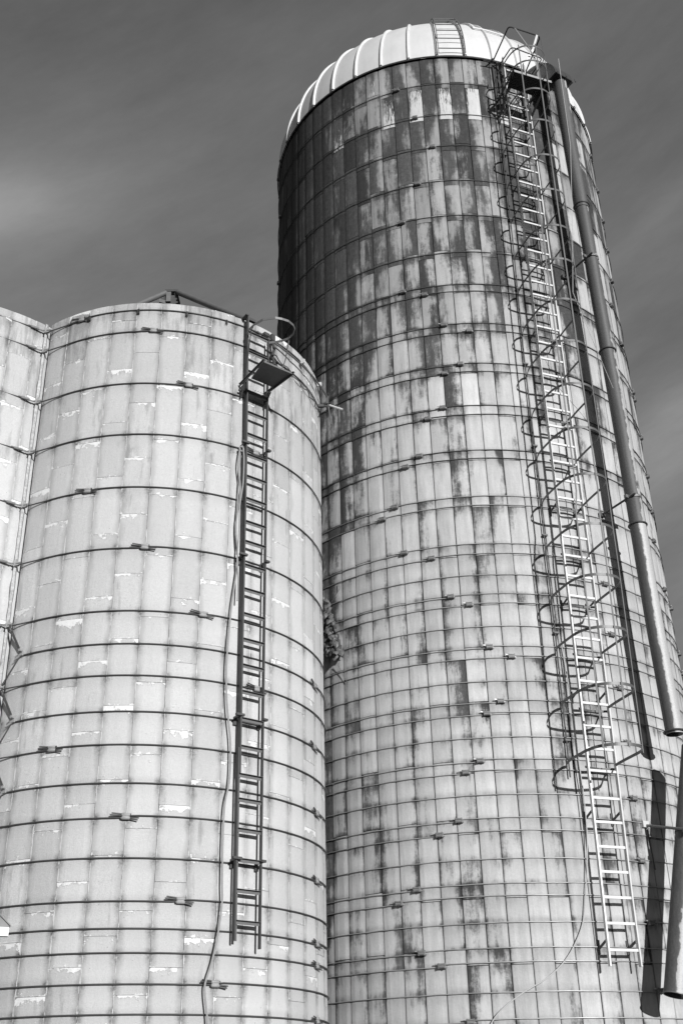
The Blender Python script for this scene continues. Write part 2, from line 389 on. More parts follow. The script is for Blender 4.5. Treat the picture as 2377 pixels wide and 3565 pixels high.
def silo_wall(C, R, z0, z1, nst, abase, joints, arange, attrf, gap, depth, name, material, parent, vis, hoops, jit):
    """all staves of one silo as one mesh: each stave a curved slab with open joints round it"""
    V = []; F = []; A = {k: [] for k in ('su', 'sv', 'rnd', 'tone', 'mold', 'hd', 'wh')}
    pitch = 360/nst
    hs = np.array(hoops)
    for i in range(nst):
        a0 = abase + i*pitch
        am = a0+pitch/2
        an = (am+180) % 360-180
        if not arange(an): continue
        front = vis(an)
        js = joints(i, nst)
        js = [z for z in js if z0+.05 < z < z1-.05]
        zs = [z0]+sorted(js)+[z1]
        ga = math.degrees(gap/2/R)
        nu = 4 if front else 2
        for k in range(len(zs)-1):
            zb, zt = zs[k]+gap*.45, zs[k+1]-gap*.45
            if k == len(zs)-2: zt = z1 + (nrg.rand()-.5)*.012
            rnd = nrg.rand(); tone, mold, wh = attrf(an, (zb+zt)/2, rnd)
            off = (nrg.rand()-.5)*2*jit; tilt = (nrg.rand()-.5)*2*jit*1.1
            nv = 14 if front else 2
            da = (nrg.rand()-.5)*ga*.7
            o = len(V)
            vfull = max(.762, 1e-3)
            rows = []
            for jj in range(nv+1):
                fz = jj/nv; z = zb+(zt-zb)*fz
                below = hs-z; below = below[(below > -.02)]
                d = below.min() if len(below) else 9
                hdv = max(0., 1-max(d, 0)/.16) if d < .16 else 0.
                # a little grime above each hoop too
                ab = z-hs; ab = ab[ab > 0]
                if len(ab): hdv = max(hdv, .7*max(0., 1-ab.min()/.05))
                row = []
                cols = [(0., -depth)] + [(q/nu, 0.) for q in range(nu+1)] + [(1., -depth)]
                for ci, (fu, dp) in enumerate(cols):
                    ch = (.006 if jit > .002 else .003) if (ci in (1, len(cols)-2)) else 0
                    aa = a0+ga+da+(pitch-2*ga)*fu
                    rr = R+off+tilt*(fu-.5)+dp-ch
                    V.append((C.x+rr*math.cos(R_(aa)), C.y+rr*math.sin(R_(aa)), z))
                    A['su'].append(fu); A['sv'].append(fz*(zt-zb)/vfull if k else 1-(1-fz)*(zt-zb)/vfull)
                    A['rnd'].append(rnd); A['tone'].append(tone); A['mold'].append(mold); A['hd'].append(hdv); A['wh'].append(wh)
                    row.append(len(V)-1)
                rows.append(row)
            for jj in range(nv):
                for q in range(len(rows[0])-1):
                    F.append((rows[jj][q], rows[jj][q+1], rows[jj+1][q+1], rows[jj+1][q]))
            for row, flip in ((rows[0], 1), (rows[-1], 0)):
                # end caps
                o2 = len(V)
                src = row[1:-1]
                for vi in src:
                    x, y, z = V[vi]; dx, dy = x-C.x, y-C.y; L = math.hypot(dx, dy)
                    V.append((C.x+dx/L*(L-depth), C.y+dy/L*(L-depth), z))
                    for kk in A: A[kk].append(A[kk][vi])
                for q in range(len(src)-1):
                    fc = (src[q], src[q+1], o2+q+1, o2+q)
                    F.append(fc if not flip else fc[::-1])
    me = bpy.data.meshes.new(name)
    base = ORG[parent.name]
    V = [(x-base.x, y-base.y, z-base.z) for x, y, z in V]
    me.from_pydata(V, [], F); me.materials.append(material)
    for kk, vals in A.items():
        at = me.attributes.new(kk, 'FLOAT', 'POINT'); at.data.foreach_set('value', np.array(vals, dtype=np.float32))
    me.update()
    o = bpy.data.objects.new(name, me); COL.objects.link(o); o.parent = parent
    return o

def core(C, R, z0, z1, arange, name, material, parent, thick=.10):
    """the solid backing behind the open joints, and the inner face of the wall"""
    mb = MB(); N = 180
    ok = [arange(((i*2+180) % 360)-180) and arange(((i*2+2+180) % 360)-180) for i in range(N)]
    for i in range(N):
        if not ok[i]: continue
        a, b_ = i*2, i*2+2
        ps = [pol(C, R, a, z0), pol(C, R, b_, z0), pol(C, R, b_, z1), pol(C, R, a, z1)]
        qs = [pol(C, R-thick, a, z0), pol(C, R-thick, b_, z0), pol(C, R-thick, b_, z1), pol(C, R-thick, a, z1)]
        mb.add(ps+qs, [(0, 1, 2, 3), (5, 4, 7, 6), (3, 2, 6, 7)])
    return mb.build(name, material, parent, smooth=True)

def arc(C, R, a0, a1, z0, z1, step=2.0):
    n_ = max(2, int(abs(a1-a0)/step)); return [pol(C, R, a0+(a1-a0)*i/n_, z0+(z1-z0)*i/n_) for i in range(n_+1)]

# ------------------------------------------------------------------ SILO A (near, pale)
siloA = thing('stave_silo', 'pale concrete stave silo with white mortar smears, in the front centre-left, open at the top', 'silo', (CA.x, CA.y, GZ), 'concrete stave silos')
siloC = thing('stave_silo', 'pale concrete stave silo cut off by the left edge of the picture', 'silo', (CC.x, CC.y, GZ), 'concrete stave silos')
siloB = thing('stave_silo', 'tall mould-stained concrete stave silo under a white ribbed metal dome', 'silo', (CB.x, CB.y, GZ), 'concrete stave silos')

def keepA(a):
    a = (a+360) % 360    # silo C bites out 138.7 .. 232.7
    return not (139.2 < a < 232.2)
def keepC(a):
    a = (a+180) % 360-180
    return not (-40.8 < a < 52.2)
def jointsA(am0, zj):
    def f(i, n_):
        am = am0+i*8.372
        d = ((am-am0+180) % 360-180)/8.372
        top = zj+((d-12)*.2535) % .7605+.7605*2
        return [top-.7605*k+((i*13+k*7) % 5-2)*.006 for k in range(0, 16)]
    return f
def attrA(a, z, rnd):
    top = min(1, max(0, (z-6.2)/2.6)); 
    tone = .552+.08*(rnd-.5)-.08*top - .02*nrg.rand()
    if nrg.rand() < .15: tone -= .05
    if nrg.rand() < .10: tone += .04
    mold = max(0, min(1, .26+.46*top+(nrg.rand()-.5)*.6 + .22*max(0, (-92-a)/30)))
    return tone, mold, 0
silo_wall(CA, RA, GZ, ZA_TOP, 43, -58.7-8.372*12, jointsA(-58.7-8.372*12+4.186, 8.11-.2535*4), keepA, attrA, .004, .03, 'wall', M_staveA, siloA, lambda a: -150 < a < 10, HA+HAx, .0016)
core(CA, RA-.028, GZ, ZA_TOP-.02, keepA, 'wall_core', M_core_light, siloA, .07)
def attrC(a, z, rnd):
    t_, m_, w_ = attrA(a, z, rnd); return t_+.02, m_, 0
silo_wall(CC, RC, GZ, ZA_TOP, 43, -46.2-8.372*12, jointsA(-46.2-8.372*12+4.186, 8.0), keepC, attrC, .004, .03, 'wall', M_staveA, siloC, lambda a: -130 < a < 0, HA+HAx, .0016)
core(CC, RC-.028, GZ, ZA_TOP-.02, keepC, 'wall_core', M_core_light, siloC, .07)
# mortar fillet in the corner between the two pale silos
fil = MB(); JW = pol(CA, RA, -127.3, 0)
pts = []
for k in range(90):
    z = GZ+(ZA_TOP-GZ-.01)*k/89
    w_ = .018+.030*abs(mnoise.noise(Vector((0, 3.1, z*2.9))))+.012*mnoise.noise(Vector((4, 3.1, z*9)))
    jx = JW+Vector((-.01, -.02, z))
    pts.append((jx+Vector((-w_*1.2, -.012-w_*.35, 0)), jx+Vector((w_*.55, -.02-w_*.3, 0)), jx+Vector((.0, .10, 0)), jx+Vector((-.01, -.04-w_*.6, 0))))
vs = []; fs = []
for k, q in enumerate(pts):
    vs += [q[0], q[3], q[1], q[2]]
    if k:
        o_ = (k-1)*4
        for c_ in range(4): fs.append((o_+c_, o_+(c_+1) % 4, o_+4+(c_+1) % 4, o_+4+c_))
fs += [(3, 2, 1, 0), tuple(len(vs)-4+c_ for c_ in range(4))]
fil.add(vs, fs)
M_fillet = simple('white_mortar_fillet', .42, .95, 0, .9, 22, .01)
fil.build('mortar_fillet', M_fillet, siloA, smooth=True)

# buckles of silo A:  hoop index -> angles
buckA = {1: [-86.1, -150], 2: [-73.7], 3: [-49.8], 4: [-102.8], 5: [-83.9], 6: [-65.9], 7: [-18.3], 8: [-47.7], 9: [-19.1], 10: [-105.6], 11: [-17.4], 12: [-83.8], 13: [-18.0], 14: [-68.6], 15: [-18.1], 16: [-18.4], 17: [-58.6], 18: [-18.5], 0: [-111.7]}
def lugA(C, R, a, z, up, parent):
    """two stacked barrels with the crossing rod ends"""
    T = tan(a); N = nrm(a); c = pol(C, R+.020, a, z); Z = Vector((0, 0, 1))
    mb = MB()
    for dz in (.016, -.016):
        mb.tube([c+Z*dz-T*.042, c+Z*dz-T*.036, c+Z*dz+T*.036, c+Z*dz+T*.042], [.013, .018, .018, .013], 10)
    mb.box(c, T*.03, Z*.022, N*.013)
    lug = mb.build('turnbuckle', M_lugA, parent, smooth=True)
    mb = MB()
    mb.box(c, T*.035, Z*.024, N*.006)
    for dz, s_, L in ((.026, -1, .14), (.012, -1, .155), (-.012, 1, .13), (-.026, 1, .12)):
        q = c+Z*(dz*.9)
        mb.tube([q+T*s_*.03, q+T*s_*L+N*.012+Z*(dz*.35 if s_ < 0 else dz*.5)], .0072, 6)
    for s_ in (-1, 1):
        mb.tube([c+Z*(-s_*-.016)+T*s_*.040, c+Z*(-s_*-.016)+T*s_*.052], .0135, 6)
    # the rod ends are part of the same buckle
    me = mb
    e = me.build('rod_end', M_hoopA, parent, smooth=False)
    return lug
JW0 = pol(CA, RA, -127.3, 0); BIS = (JW0-(CA+CC)/2).normalized()
JT = {0: (-127.4, 2.251), 1: (-128.3, 2.221), 2: (-127.8, 2.224), 3: (-128.3, 2.21), 4: (-128.6, 2.20), 5: (-128.2, 2.20), 6: (-128.6, 2.19), 8: (-128.6, 2.18), 10: (-128.6, 2.19), 12: (-128.6, 2.19), 14: (-128.6, 2.19), 16: (-128.6, 2.19), 18: (-128.6, 2.19)}
HAall = HA+HAx
for i, z in enumerate(HAall):
    mb = MB(); rr = .0078
    bz = buckA.get(i, [None])[0]
    cut = i in (7, 9, 11, 13, 15, 17)            # these end on a clamp, the others reach the corner
    a_in = -119.5 if cut else -118.0
    # main ring from the front edge all the way round to where the other silo starts
    N_ = 130; path = []
    for k in range(N_+1):
        a = a_in+(138.0-a_in)*k/N_
        dz = 0
        if bz is not None: dz = .012 if a > bz else -.012
        if bz is not None: dz = .012*math.tanh((a-bz)/1.2)
        path.append(pol(CA, RA+rr+.004, a, z+dz))
    if not cut:
        ja, jr = JT.get(i, (-128.6, 2.19))
        path.insert(0, JW0+BIS*.075+Vector((0, 0, z-(.012 if bz is not None else 0))))
    mb.tube(path, rr, 8)
    h = mb.build('hoop', M_hoopA, siloA, smooth=True)
    if bz is not None:
        for q in buckA[i][:1]: lugA(CA, RA, q, z, 1, h)
    # clamp block in the corner
    mb = MB()
    if not cut:
        c = JW0+BIS*.078+Vector((0, 0, z)); mb.box(c, (.03, 0, .008), (0, .02, 0), (-.006, 0, .022)); mb.tube([c+Vector((-.055, -.02, .0)), c+Vector((.05, -.025, .01))], .012, 7)
        mb.tube([c+Vector((-.02, -.03, -.04)), c+Vector((.01, -.03, .05))], .009, 6)
        mb.build('corner_clamp', M_lugA, h)
    else:
        c = pol(CA, RA+.022, a_in-.4, z); N = nrm(a_in); T = tan(a_in)
        mb.box(c, T*.030+Vector((0, 0, .004)), N*.014, Vector((0, 0, .022)))
        mb.tube([c+N*.02+T*.02+Vector((0, 0, .03)), c+N*.055+T*.02+Vector((0, 0, .032))], .017, 8)
        mb.tube([c-T*.08+Vector((0, 0, -.03)), c-T*.02+Vector((0, 0, -.01))], .009, 6); mb.tube([c-T*.07+N*.02+Vector((0, 0, -.055)), c-T*.01+Vector((0, 0, -.02))], .009, 6)
        mb.build('corner_clamp', M_lugA, h)
        # two tie rods running to the neighbouring corner clamps
        for dj, nr in ((-1, 2), (1, 1)):
            jj = i+dj
            if jj in JT and jj < len(HAall):
                ja2, jr2 = JT[jj]; e = JW0+BIS*.085+Vector((0, 0, HAall[jj]))
                for q in range(nr):
                    sh = T*(.018*q)+Vector((0, 0, .01*q))
                    mb = MB(); mb.tube([c+sh*.6, e+sh], .007 if nr == 1 else .0075, 7); mb.build('tie_rod', M_hoopA, h, smooth=True)
# small keeper clips hanging on the top hoop
for a in (-108.6, -91.5, -75.6, -62.0):
    N = nrm(a); T = tan(a); c = pol(CA, RA+.018, a, HA[0]-.02); mb = MB()
    mb.box(c+T*.009, T*.003, N*.014, (0, 0, .035)); mb.box(c-T*.009, T*.003, N*.014, (0, 0, .035)); mb.box(c+Vector((0, 0, .03)), T*.012, N*.014, (0, 0, .004))
    mb.build('hoop_clip', M_dark, siloA)

# hoops of silo C : they sag off the wall to the corner clamp in two rods
for i, z in enumerate(HAall):
    if i in (9, 11, 13, 15, 17): zc = z
    mb = MB(); rr = .0078
    path = [pol(CC, RC+rr+.004, a, z) for a in np.linspace(-63.0, -310.0, 120)]
    ja, jr = JT.get(i, (-128.6, 2.19))
    if i in JT:
        e = JW0+BIS*.078+Vector((0, 0, z))
        mb.tube([e+Vector((-.02, 0, 0))]+path, rr, 8)
    else: mb.tube(path, rr, 8)
    h = mb.build('hoop', M_hoopA, siloC, smooth=True)
    if i in JT:
        p5 = pol(CC, RC+rr+.004, -63.0, z); c = p5.lerp(e, .80); mb = MB(); T = (e-p5).normalized()
        mb.tube([c-T*.055, c+T*.05], .016, 8); mb.tube([c-T*.09+Vector((0, 0, .012)), c+T*.09-Vector((0, 0, .012))], .007, 6)
        mb.build('turnbuckle', M_lug, h, smooth=True)

# ------------------------------------------------------------------ SILO B (tall, stained)
ZB_TOP = 5.272*UB
def jointsB(i, n_):
    js = []
    # singles near the top
    for h in HB[1:7]:
        js.append(h*UB + (.055 if i % 2 == 0 else -.085) + ((i*5) % 3-1)*.006)
    pairs = [(7, 8), (9, 10), (11, 12), (13, 14), (15, 16), (17, 18), (19, 20), (22, 23), (25, 26), (28, 29), (31, 32), (34, 35), (37, 38), (40, 41)]
    for p, q in pairs:
        js.append(HB[p]*UB+.012 if i % 2 == 0 else HB[q]*UB-.014)
    for p, q in ((.235, .19), (-.003, -.045), (-.24, -.285)): js.append(p*UB+.012 if i % 2 == 0 else q*UB)
    return js
SCR = {}
for a_, w_ in ((-109.6, .55), (-99.3, .80), (-90.0, .72), (-80.8, .95), (-71.5, .9)): SCR[a_] = w_-.12
def sst(x, a, b):
    t_ = min(1, max(0, (x-a)/(b-a))); return t_*t_*(3-2*t_)
def attrB(a, z, rnd):
    zr = z/UB
    T = sst(zr, 2.7, 4.3); L = sst(-a, 108, 140) if a < 0 else .5; Rr = sst(a, -60, -30)
    tone = .455+.10*(nrg.rand()-.5)-.15*T-.015*L-.13*L*T+.02
    mean = .20+.42*T+.36*L*(.5+.5*sst(zr, 1.2, 3.4))+.10*sst(zr, 1.6, 3.2)
    mold = mean+nrg.randn()*(.12+.01*T+.02*L)
    if nrg.rand() < .03+.12*L+.05*T: mold += .26
    if nrg.rand() < .04 and T < .5: tone = .53; mold = .0
    wh = 0
    if 4.82 < zr < 5.06 and -135 < a < -60:
        for q, w_ in SCR.items():
            if abs(a-q) < 2.0: wh = w_; 
    if abs(a+127.9) < 2.0 and 4.82 < zr < 5.06: wh = .3
    if abs(a+115.5) < 2.0 and zr > 5.06: wh = .12
    if abs(a+90.8) < 2.0 and 2.88 < zr < 3.12: tone = .60; mold = 0
    if abs(a+95.7) < 2.0 and 1.44 < zr < 1.66: tone = .60; mold = 0
    if abs(a+100.4) < 2.0 and 1.44 < zr < 1.66: mold = .62
    if -104 < a < -92 and (zr < 1.42 or 1.68 < zr < 2.0): mold = min(mold, .28)
    if abs(a+116) < 2.6 and .35 < zr < .75: mold = max(mold, .35)
    if a > -58 and zr > 3.2 and nrg.rand() < .4: tone = .46; mold = min(mold, .3)
    return max(.16, tone), min(1.0, max(0, mold)), wh
HBall = HB+HBx
silo_wall(CB, RB, GZ, ZB_TOP, 78, -98.4-4.6154*20, jointsB, lambda a: True, attrB, .009, .035, 'wall', M_staveB, siloB, lambda a: -190 < a < 0 or a > 170, [h*UB for h in HBall], .0028)
core(CB, RB-.033, GZ, ZB_TOP-.01, lambda a: True, 'wall_core', M_core_dark, siloB, .08)

BK = [(1, -106.3), (2, -101.0), (3, -96.3), (4, -101.7), (5, -107.1), (7, -108.1), (8, -101.9), (9, -97.2), (10, -90.4), (11, -93.6), (12, -98.0), (13, -99.2), (14, -103.4), (15, -106.3), (16, -110.1), (17, -113.6), (19, -111.7), (20, -104.8), (18, -117.2), (22, -100.7), (23, -96.4), (25, -92.5), (26, -87.5), (28, -91.0), (29, -94.4), (31, -96.8), (32, -100.2), (34, -102.5), (35, -107.0), (37, -112.8), (38, -117.1), (40, -112.4), (41, -108.2), (43, -102.9), (21, -59.8), (24, -59.9), (27, -59.8), (30, -59.9), (33, -60.5), (36, -60.9), (39, -60.7), (42, -61.0)]
BK2 = [(1, -25.8), (2, -23.2), (4, -24.9), (5, -26.7), (6, -32.9), (3, -23), (7, -28.4), (9, -22), (10, -21.6), (12, -21.8), (14, -22.9), (16, -26.6), (17, -31.1), (19, -28.2), (20, -20.7), (23, -20.7), (24, -20.9), (27, -21.5), (30, -21.5), (32, -22),
       (2, -166), (4, -168), (6, -165), (8, -167), (11, -166), (14, -168)]
def lugB(a, z, parent, small=False):
    T = tan(a); N = nrm(a); Z = Vector((0, 0, 1)); c = pol(CB, RB+.028, a, z)
    s_ = .8 if small else 1
    mb = MB()
    mb.box(c, T*.036*s_, Z*.026*s_, N*.020)
    mb.box(c+T*.037*s_, T*.004, Z*.031*s_, N*.024); mb.box(c-T*.037*s_, T*.004, Z*.031*s_, N*.024)
    mb.tube([c-T*.034+N*.021+Z*.014, c+T*.034+N*.021+Z*.014], .008, 6); mb.tube([c-T*.034+N*.021-Z*.014, c+T*.034+N*.021-Z*.014], .008, 6)
    lg = mb.build('turnbuckle', M_lug, parent, bevel=0)
    mb = MB()
    mb.tube([c-T*.03*s_+Z*.015, c-T*.085*s_+Z*.021+N*.01], .0085, 6)
    mb.tube([c-T*.052*s_+Z*.016, c-T*.040*s_+Z*.016], .015, 6)
    mb.build('rod_end', M_hoopB, parent); mb = MB()
    mb.tube([c+T*.03*s_-Z*.015, c+T*.062*s_-Z*.019], .0085, 6); mb.tube([c+T*.041*s_-Z*.015, c+T*.053*s_-Z*.015], .015, 6)
    mb.build('rod_end', M_hoopB, parent)
    return lg
for i, zr in enumerate(HBall):
    z = zr*UB
    bks = [a for k, a in BK if k == i]; bk2 = [a for k, a in BK2 if k == i]
    b0 = bks[0] if bks else -97+((i*31) % 17)
    rr = .0062 if i else .008
    N_ = 180; path = []
    for k in range(N_+1):
        a = b0+.8+(360-1.6)*k/N_
        an = a if a < 180 else a-360
        fr = k/N_
        dz = .014*(1-fr)-.014*fr if bks else 0
        wob = .0015*math.sin(a*.31+i)+.001*math.sin(a*.9+i*2.3)
        path.append(pol(CB, RB+rr+.003+(.02 if i == 0 else 0), a, z+dz+wob))
    mb = MB(); mb.tube(path, rr, 7, closed=False)
    h = mb.build('hoop', M_hoopB if zr < 2.5 else M_hoopC, siloB, smooth=True)
    for a in bks: lugB(a, z, h)
    for a in bk2: lugB(a, z, h, True)

# --- dome roof
ZD = 5.285*UB; RD = RB+.012; HD = .905*UB
def pD(a, ph, off=0):
    return Vector((CB.x+(RD+off)*math.cos(ph)*math.cos(R_(a)), CB.y+(RD+off)*math.cos(ph)*math.sin(R_(a)), ZD+(HD+off)*math.sin(ph)))
mb = MB(); NP = 39; NA = NP*4; NH = 26
for j in range(NH+1):
    ph = math.pi/2*j/NH*.985
    for i in range(NA): mb.v.append(tuple(pD(-101.8+i*360/NA, ph)))
for j in range(NH):
    for i in range(NA): mb.f.append((j*NA+i, j*NA+(i+1) % NA, (j+1)*NA+(i+1) % NA, (j+1)*NA+i))
mb.f.append(tuple(NH*NA+i for i in range(NA)))
dome = mb.build('dome_roof', M_dome, siloB, smooth=True)
for k in range(NP):
    a = -101.8+k*360/NP; mb = MB(); vs = []; fs = []
    for j in range(31):
        ph = 1.5*j/30; wd = math.degrees(.019/(RD*max(.12, math.cos(ph))))
        prof = [(-1.5, -.004), (-.9, .026), (-.5, .036), (.5, .036), (.9, .026), (1.5, -.004)]
        wf = min(wd, 3.6)
        for q, h_ in prof: vs.append(pD(a+q*wf, ph, h_))
        if j:
            for c_ in range(5): o_ = (j-1)*6; fs.append((o_+c_, o_+c_+1, o_+6+c_+1, o_+6+c_))
    fs.append((0, 1, 2, 3, 4, 5)); mb.add(vs, fs)
    rb = mb.build('rib', M_dome, dome, smooth=False)
# rim angle under the dome
mb = MB(); mb.strip([pol(CB, RB+.022, a, 5.290*UB) for a in range(0, 361, 3)], (0, 0, 1), .014, .012)
mb.build('rim_angle', M_dark, siloB, smooth=False)
for k in range(0, 39):
    a = -101.8+k*360/NP; mb = MB(); c = pol(CB, RB+.035, a, 5.292*UB); mb.box(c, tan(a)*.025, nrm(a)*.015, (0, 0, .014)); mb.build('rim_bolt_plate', M_dark, siloB)

# ladder lying on the dome
t_ = thing('roof_ladder', 'short ladder lying up the sunlit side of the white dome', 'ladder', tuple(pD(-87.7, .03, .08)))
for a in (-92.0, -83.4):
    mb = MB(); mb.strip([pD(a, p, .075) for p in np.linspace(.01, .92, 26)], nrm(a), .035, .012); mb.build('rail', M_roofladder, t_)
for j in range(9):
    ph = .045+.105*j; mb = MB(); mb.tube([pD(-92.0, ph, .085), pD(-83.4, ph, .085)], .010, 7); mb.build('rung', M_roofladder, t_)
for ph in (.2, .5):
    for a in (-92.0, -83.4):
        mb = MB(); c = pD(a, ph, .04); mb.box(c, tan(a)*.01, (0, 0, .02), nrm(a)*.04); mb.build('foot_bracket', M_roofladder, t_)
# hatch panel edge on the dome
mb = MB(); mb.strip([pD(-78, .40, .03)]+[pD(a, .40, .03) for a in np.linspace(-77, -66, 6)], (0, 0, 1), .03, .02)
mb.strip([pD(-66, p, .03) for p in np.linspace(.40, .75, 8)], tan(-66), .05, .02)
mb.strip([pD(-77.5, p, .03) for p in np.linspace(.40, .75, 8)], tan(-77), .05, .02)
mb.build('hatch_frame', M_dome, dome)

# ------------------------------------------------------------------ ladder on silo A
AR = lambda z: -47.2
AL = lambda z: interp(z, [1, 7, 9], [-54.4, -54.95, -55.5])
AO = .10
lad = thing('wall_ladder', 'dark steel angle-iron ladder hanging on the pale front silo', 'ladder', tuple(pA(-51, AO, 1.45)), 'silo ladders')
zb_, zt_ = 1.505, 9.02
def railA(fn, z0, z1, w, d, name='rail'):
    mb = MB(); n_ = 12; P = [pA(fn(z), AO, z) for z in np.linspace(z0, z1, n_)]
    mb.strip(P, [tan(fn(z)) for z in np.linspace(z0, z1, n_)], w, d); return mb.build(name, M_dark, lad)
# left rail is a deep channel in two lengths, right rail a lighter bar
def shifted(fn, dx): return lambda z: fn(z)+dx
railA(shifted(AL, .12), 3.15, zt_+.12, .018, .052); railA(shifted(AL, -.35), zb_, 3.42, .016, .046)
railA(AR, zb_-.06, zt_-.12, .016, .034)
mb = MB(); zz = np.linspace(zb_, zt_+.12, 12); mb.strip([pA(AL(z)+.45, AO-.028, z) for z in zz], [tan(AL(z)) for z in zz], .026, .008); mb.build('rail_flange', M_cage, lad)
rz = [7.783, 7.479, 7.171, 6.883, 6.587, 6.29, 5.987, 5.732, 5.436, 5.141, 4.844, 4.545, 4.248, 3.953, 3.656, 3.359, 3.064, 2.813, 2.514, 2.222, 1.931, 1.641]
rz = [z*1.70/1.665 for z in rz]; top_ = rz[0]; rz = [top_+.305*k for k in (3, 2, 1)]+rz
for z in rz:
    mb = MB(); a, b_ = pA(AL(z), AO, z), pA(AR(z), AO, z)
    mb.bar(a, b_, .034, .005, (0, 0, 1)); n_ = nrm(-51)
    mb.bar(a+n_*.014+Vector((0, 0, .0185)), b_+n_*.014+Vector((0, 0, .0185)), .030, .004, n_)
    mb.build('rung', M_cage, lad)
for i in (3, 5, 9, 13):
    z = HA[i]
    for a, w_ in ((AL(z)-.35, .05), (AR(z)+.2, .03)):
        mb = MB(); c = pA(a, 0, z+.02); mb.box(pA(a, AO*.5, z+.015), nrm(a)*(AO*.5+.02), tan(a)*.012, (0, 0, .012)); mb.box(pA(a, AO+.03, z+.02), nrm(a)*.018, tan(a)*w_, (0, 0, .012)); mb.box(pA(a, .02, z-.03), nrm(a)*.008, tan(a)*.02, (0, 0, .035))
        mb.build('wall_bracket', M_dark, lad)
# top hook of the ladder
mb = MB(); a = AL(9.1); mb.box(pA(a-.3, AO*.4, 9.13), nrm(a)*.09, tan(a)*.02, (0, 0, .008)); mb.box(pA(a-.3, -.02, 9.10), nrm(a)*.01, tan(a)*.02, (0, 0, .05)); mb.build('top_hook', M_dark, lad)
# cage ring at the top of that ladder
zr_ = 5.2*UA
ring = [(-55.4, .10), (-56.0, .20), (-55.9, .31), (-54.95, .46), (-52.64, .58), (-50.9, .61), (-49.06, .625), (-47.0, .60), (-45.55, .55), (-44.5, .46), (-44.1, .35), (-44.8, .25), (-45.95, .17), (-47.2, .11)]
mb = MB(); mb.strip([pA(a, o_, zr_) for a, o_ in ring], (0, 0, 1), .034, .006); mb.build('cage_hoop', M_cage, lad)
mb = MB(); mb.strip([pA(-55.4, .10, zr_-.75), pA(-55.6, .14, zr_-.4), pA(-55.9, .24, zr_-.06), pA(-55.9, .30, zr_)], nrm(-55), .02, .006); mb.build('cage_stay', M_dark, lad)
mb = MB(); mb.strip([pA(-44.3, .38, zr_), pA(-46.2, .40, zr_-.42), pA(-48.6, .42, 4.78*UA)], nrm(-47), .02, .006); mb.build('cage_stay', M_cage, lad)

# platform of silo A
zp = 4.75*UA
pl = thing('work_platform', 'small flat steel step plate bracketed to the ladder top of the pale silo', 'platform', tuple(pA(-51, .1, zp)), 'ladder platforms')
mb = MB(); cs = [pA(-56.3, .60, zp), pA(-48.0, .60, zp), pA(-47.5, .22, zp), pA(-55.2, .22, zp)]
mb.add(cs+[c+Vector((0, 0, .008)) for c in cs], [(0, 3, 2, 1), (4, 5, 6, 7), (0, 1, 5, 4), (1, 2, 6, 5), (2, 3, 7, 6), (3, 0, 4, 7)]); mb.build('deck', M_dark, pl)
for a0, a1 in ((-56.5, -56.6), (-47.5, -47.0)):
    mb = MB(); mb.bar(pA(a0, .64, zp-.012), pA(a1 if a0 < -50 else a1, .02, zp-.012), .032, .006, (0, 0, 1)); mb.bar(pA(a0, .64, zp+.01), pA(a1, .02, zp+.01), .03, .006, tan(-51)); mb.build('side_angle', M_dark, pl)
mb = MB(); mb.bar(pA(-56.5, .61, zp+.0), pA(-47.5, .61, zp+.0), .022, .006, (0, 0, 1)); mb.build('front_angle', M_cage, pl)
for a, sgn in ((-56.2, -1), (-47.3, 1)):
    mb = MB(); mb.add([pA(a, .03, zp-.22), pA(a, .17, zp-.04), pA(a, .03, zp-.04), pA(a+.3*sgn, .03, zp-.22), pA(a+.3*sgn, .17, zp-.04), pA(a+.3*sgn, .03, zp-.04)], [(0, 1, 2), (5, 4, 3), (0, 3, 4, 1), (1, 4, 5, 2), (2, 5, 3, 0)])
    mb.tube([pA(a, .05, zp-.10)-tan(a)*.04, pA(a, .05, zp-.10)+tan(a)*.05], .016, 7); mb.build('gusset', M_dark, pl)

# hook block and pulley hanging above the platform
hk = thing('hanging_pulley', 'small dark pulley block with ring hook hanging right of the pale silo ladder', 'pulley', tuple(pA(-43, .06, 8.95)))
mb = MB(); mb.box(pA(-44.4, .05, 9.0), tan(-44)*.03, nrm(-44)*.03, (0, 0, .05)); mb.box(pA(-47.6, .06, 8.98), tan(-47)*.04, nrm(-47)*.04, (0, 0, .022)); mb.tube([pA(-49.5, .05, 8.97), pA(-46.4, .07, 8.99)], .012, 7); mb.build('clamp_block', M_dark, hk)
mb = MB(); mb.strip([pA(-44.6, .06, 8.96), pA(-44.4, .09, 8.8), pA(-44.9, .08, 8.68), pA(-44.0, .09, 8.56)], tan(-44), .035, .02); mb.build('strap', M_dark, hk)
for da, dz, rr_ in ((0, 0, .055), (-1.2, -.05, .062)):
    c = pA(-44.2+da, .11, 8.50+dz); mb = MB(); mb.tube([c+rr_*(math.cos(q)*tan(-44)+math.sin(q)*Vector((0, 0, 1))) for q in np.linspace(0, 5.6, 20)], .007, 6); mb.build('ring', M_dark, hk, smooth=True)

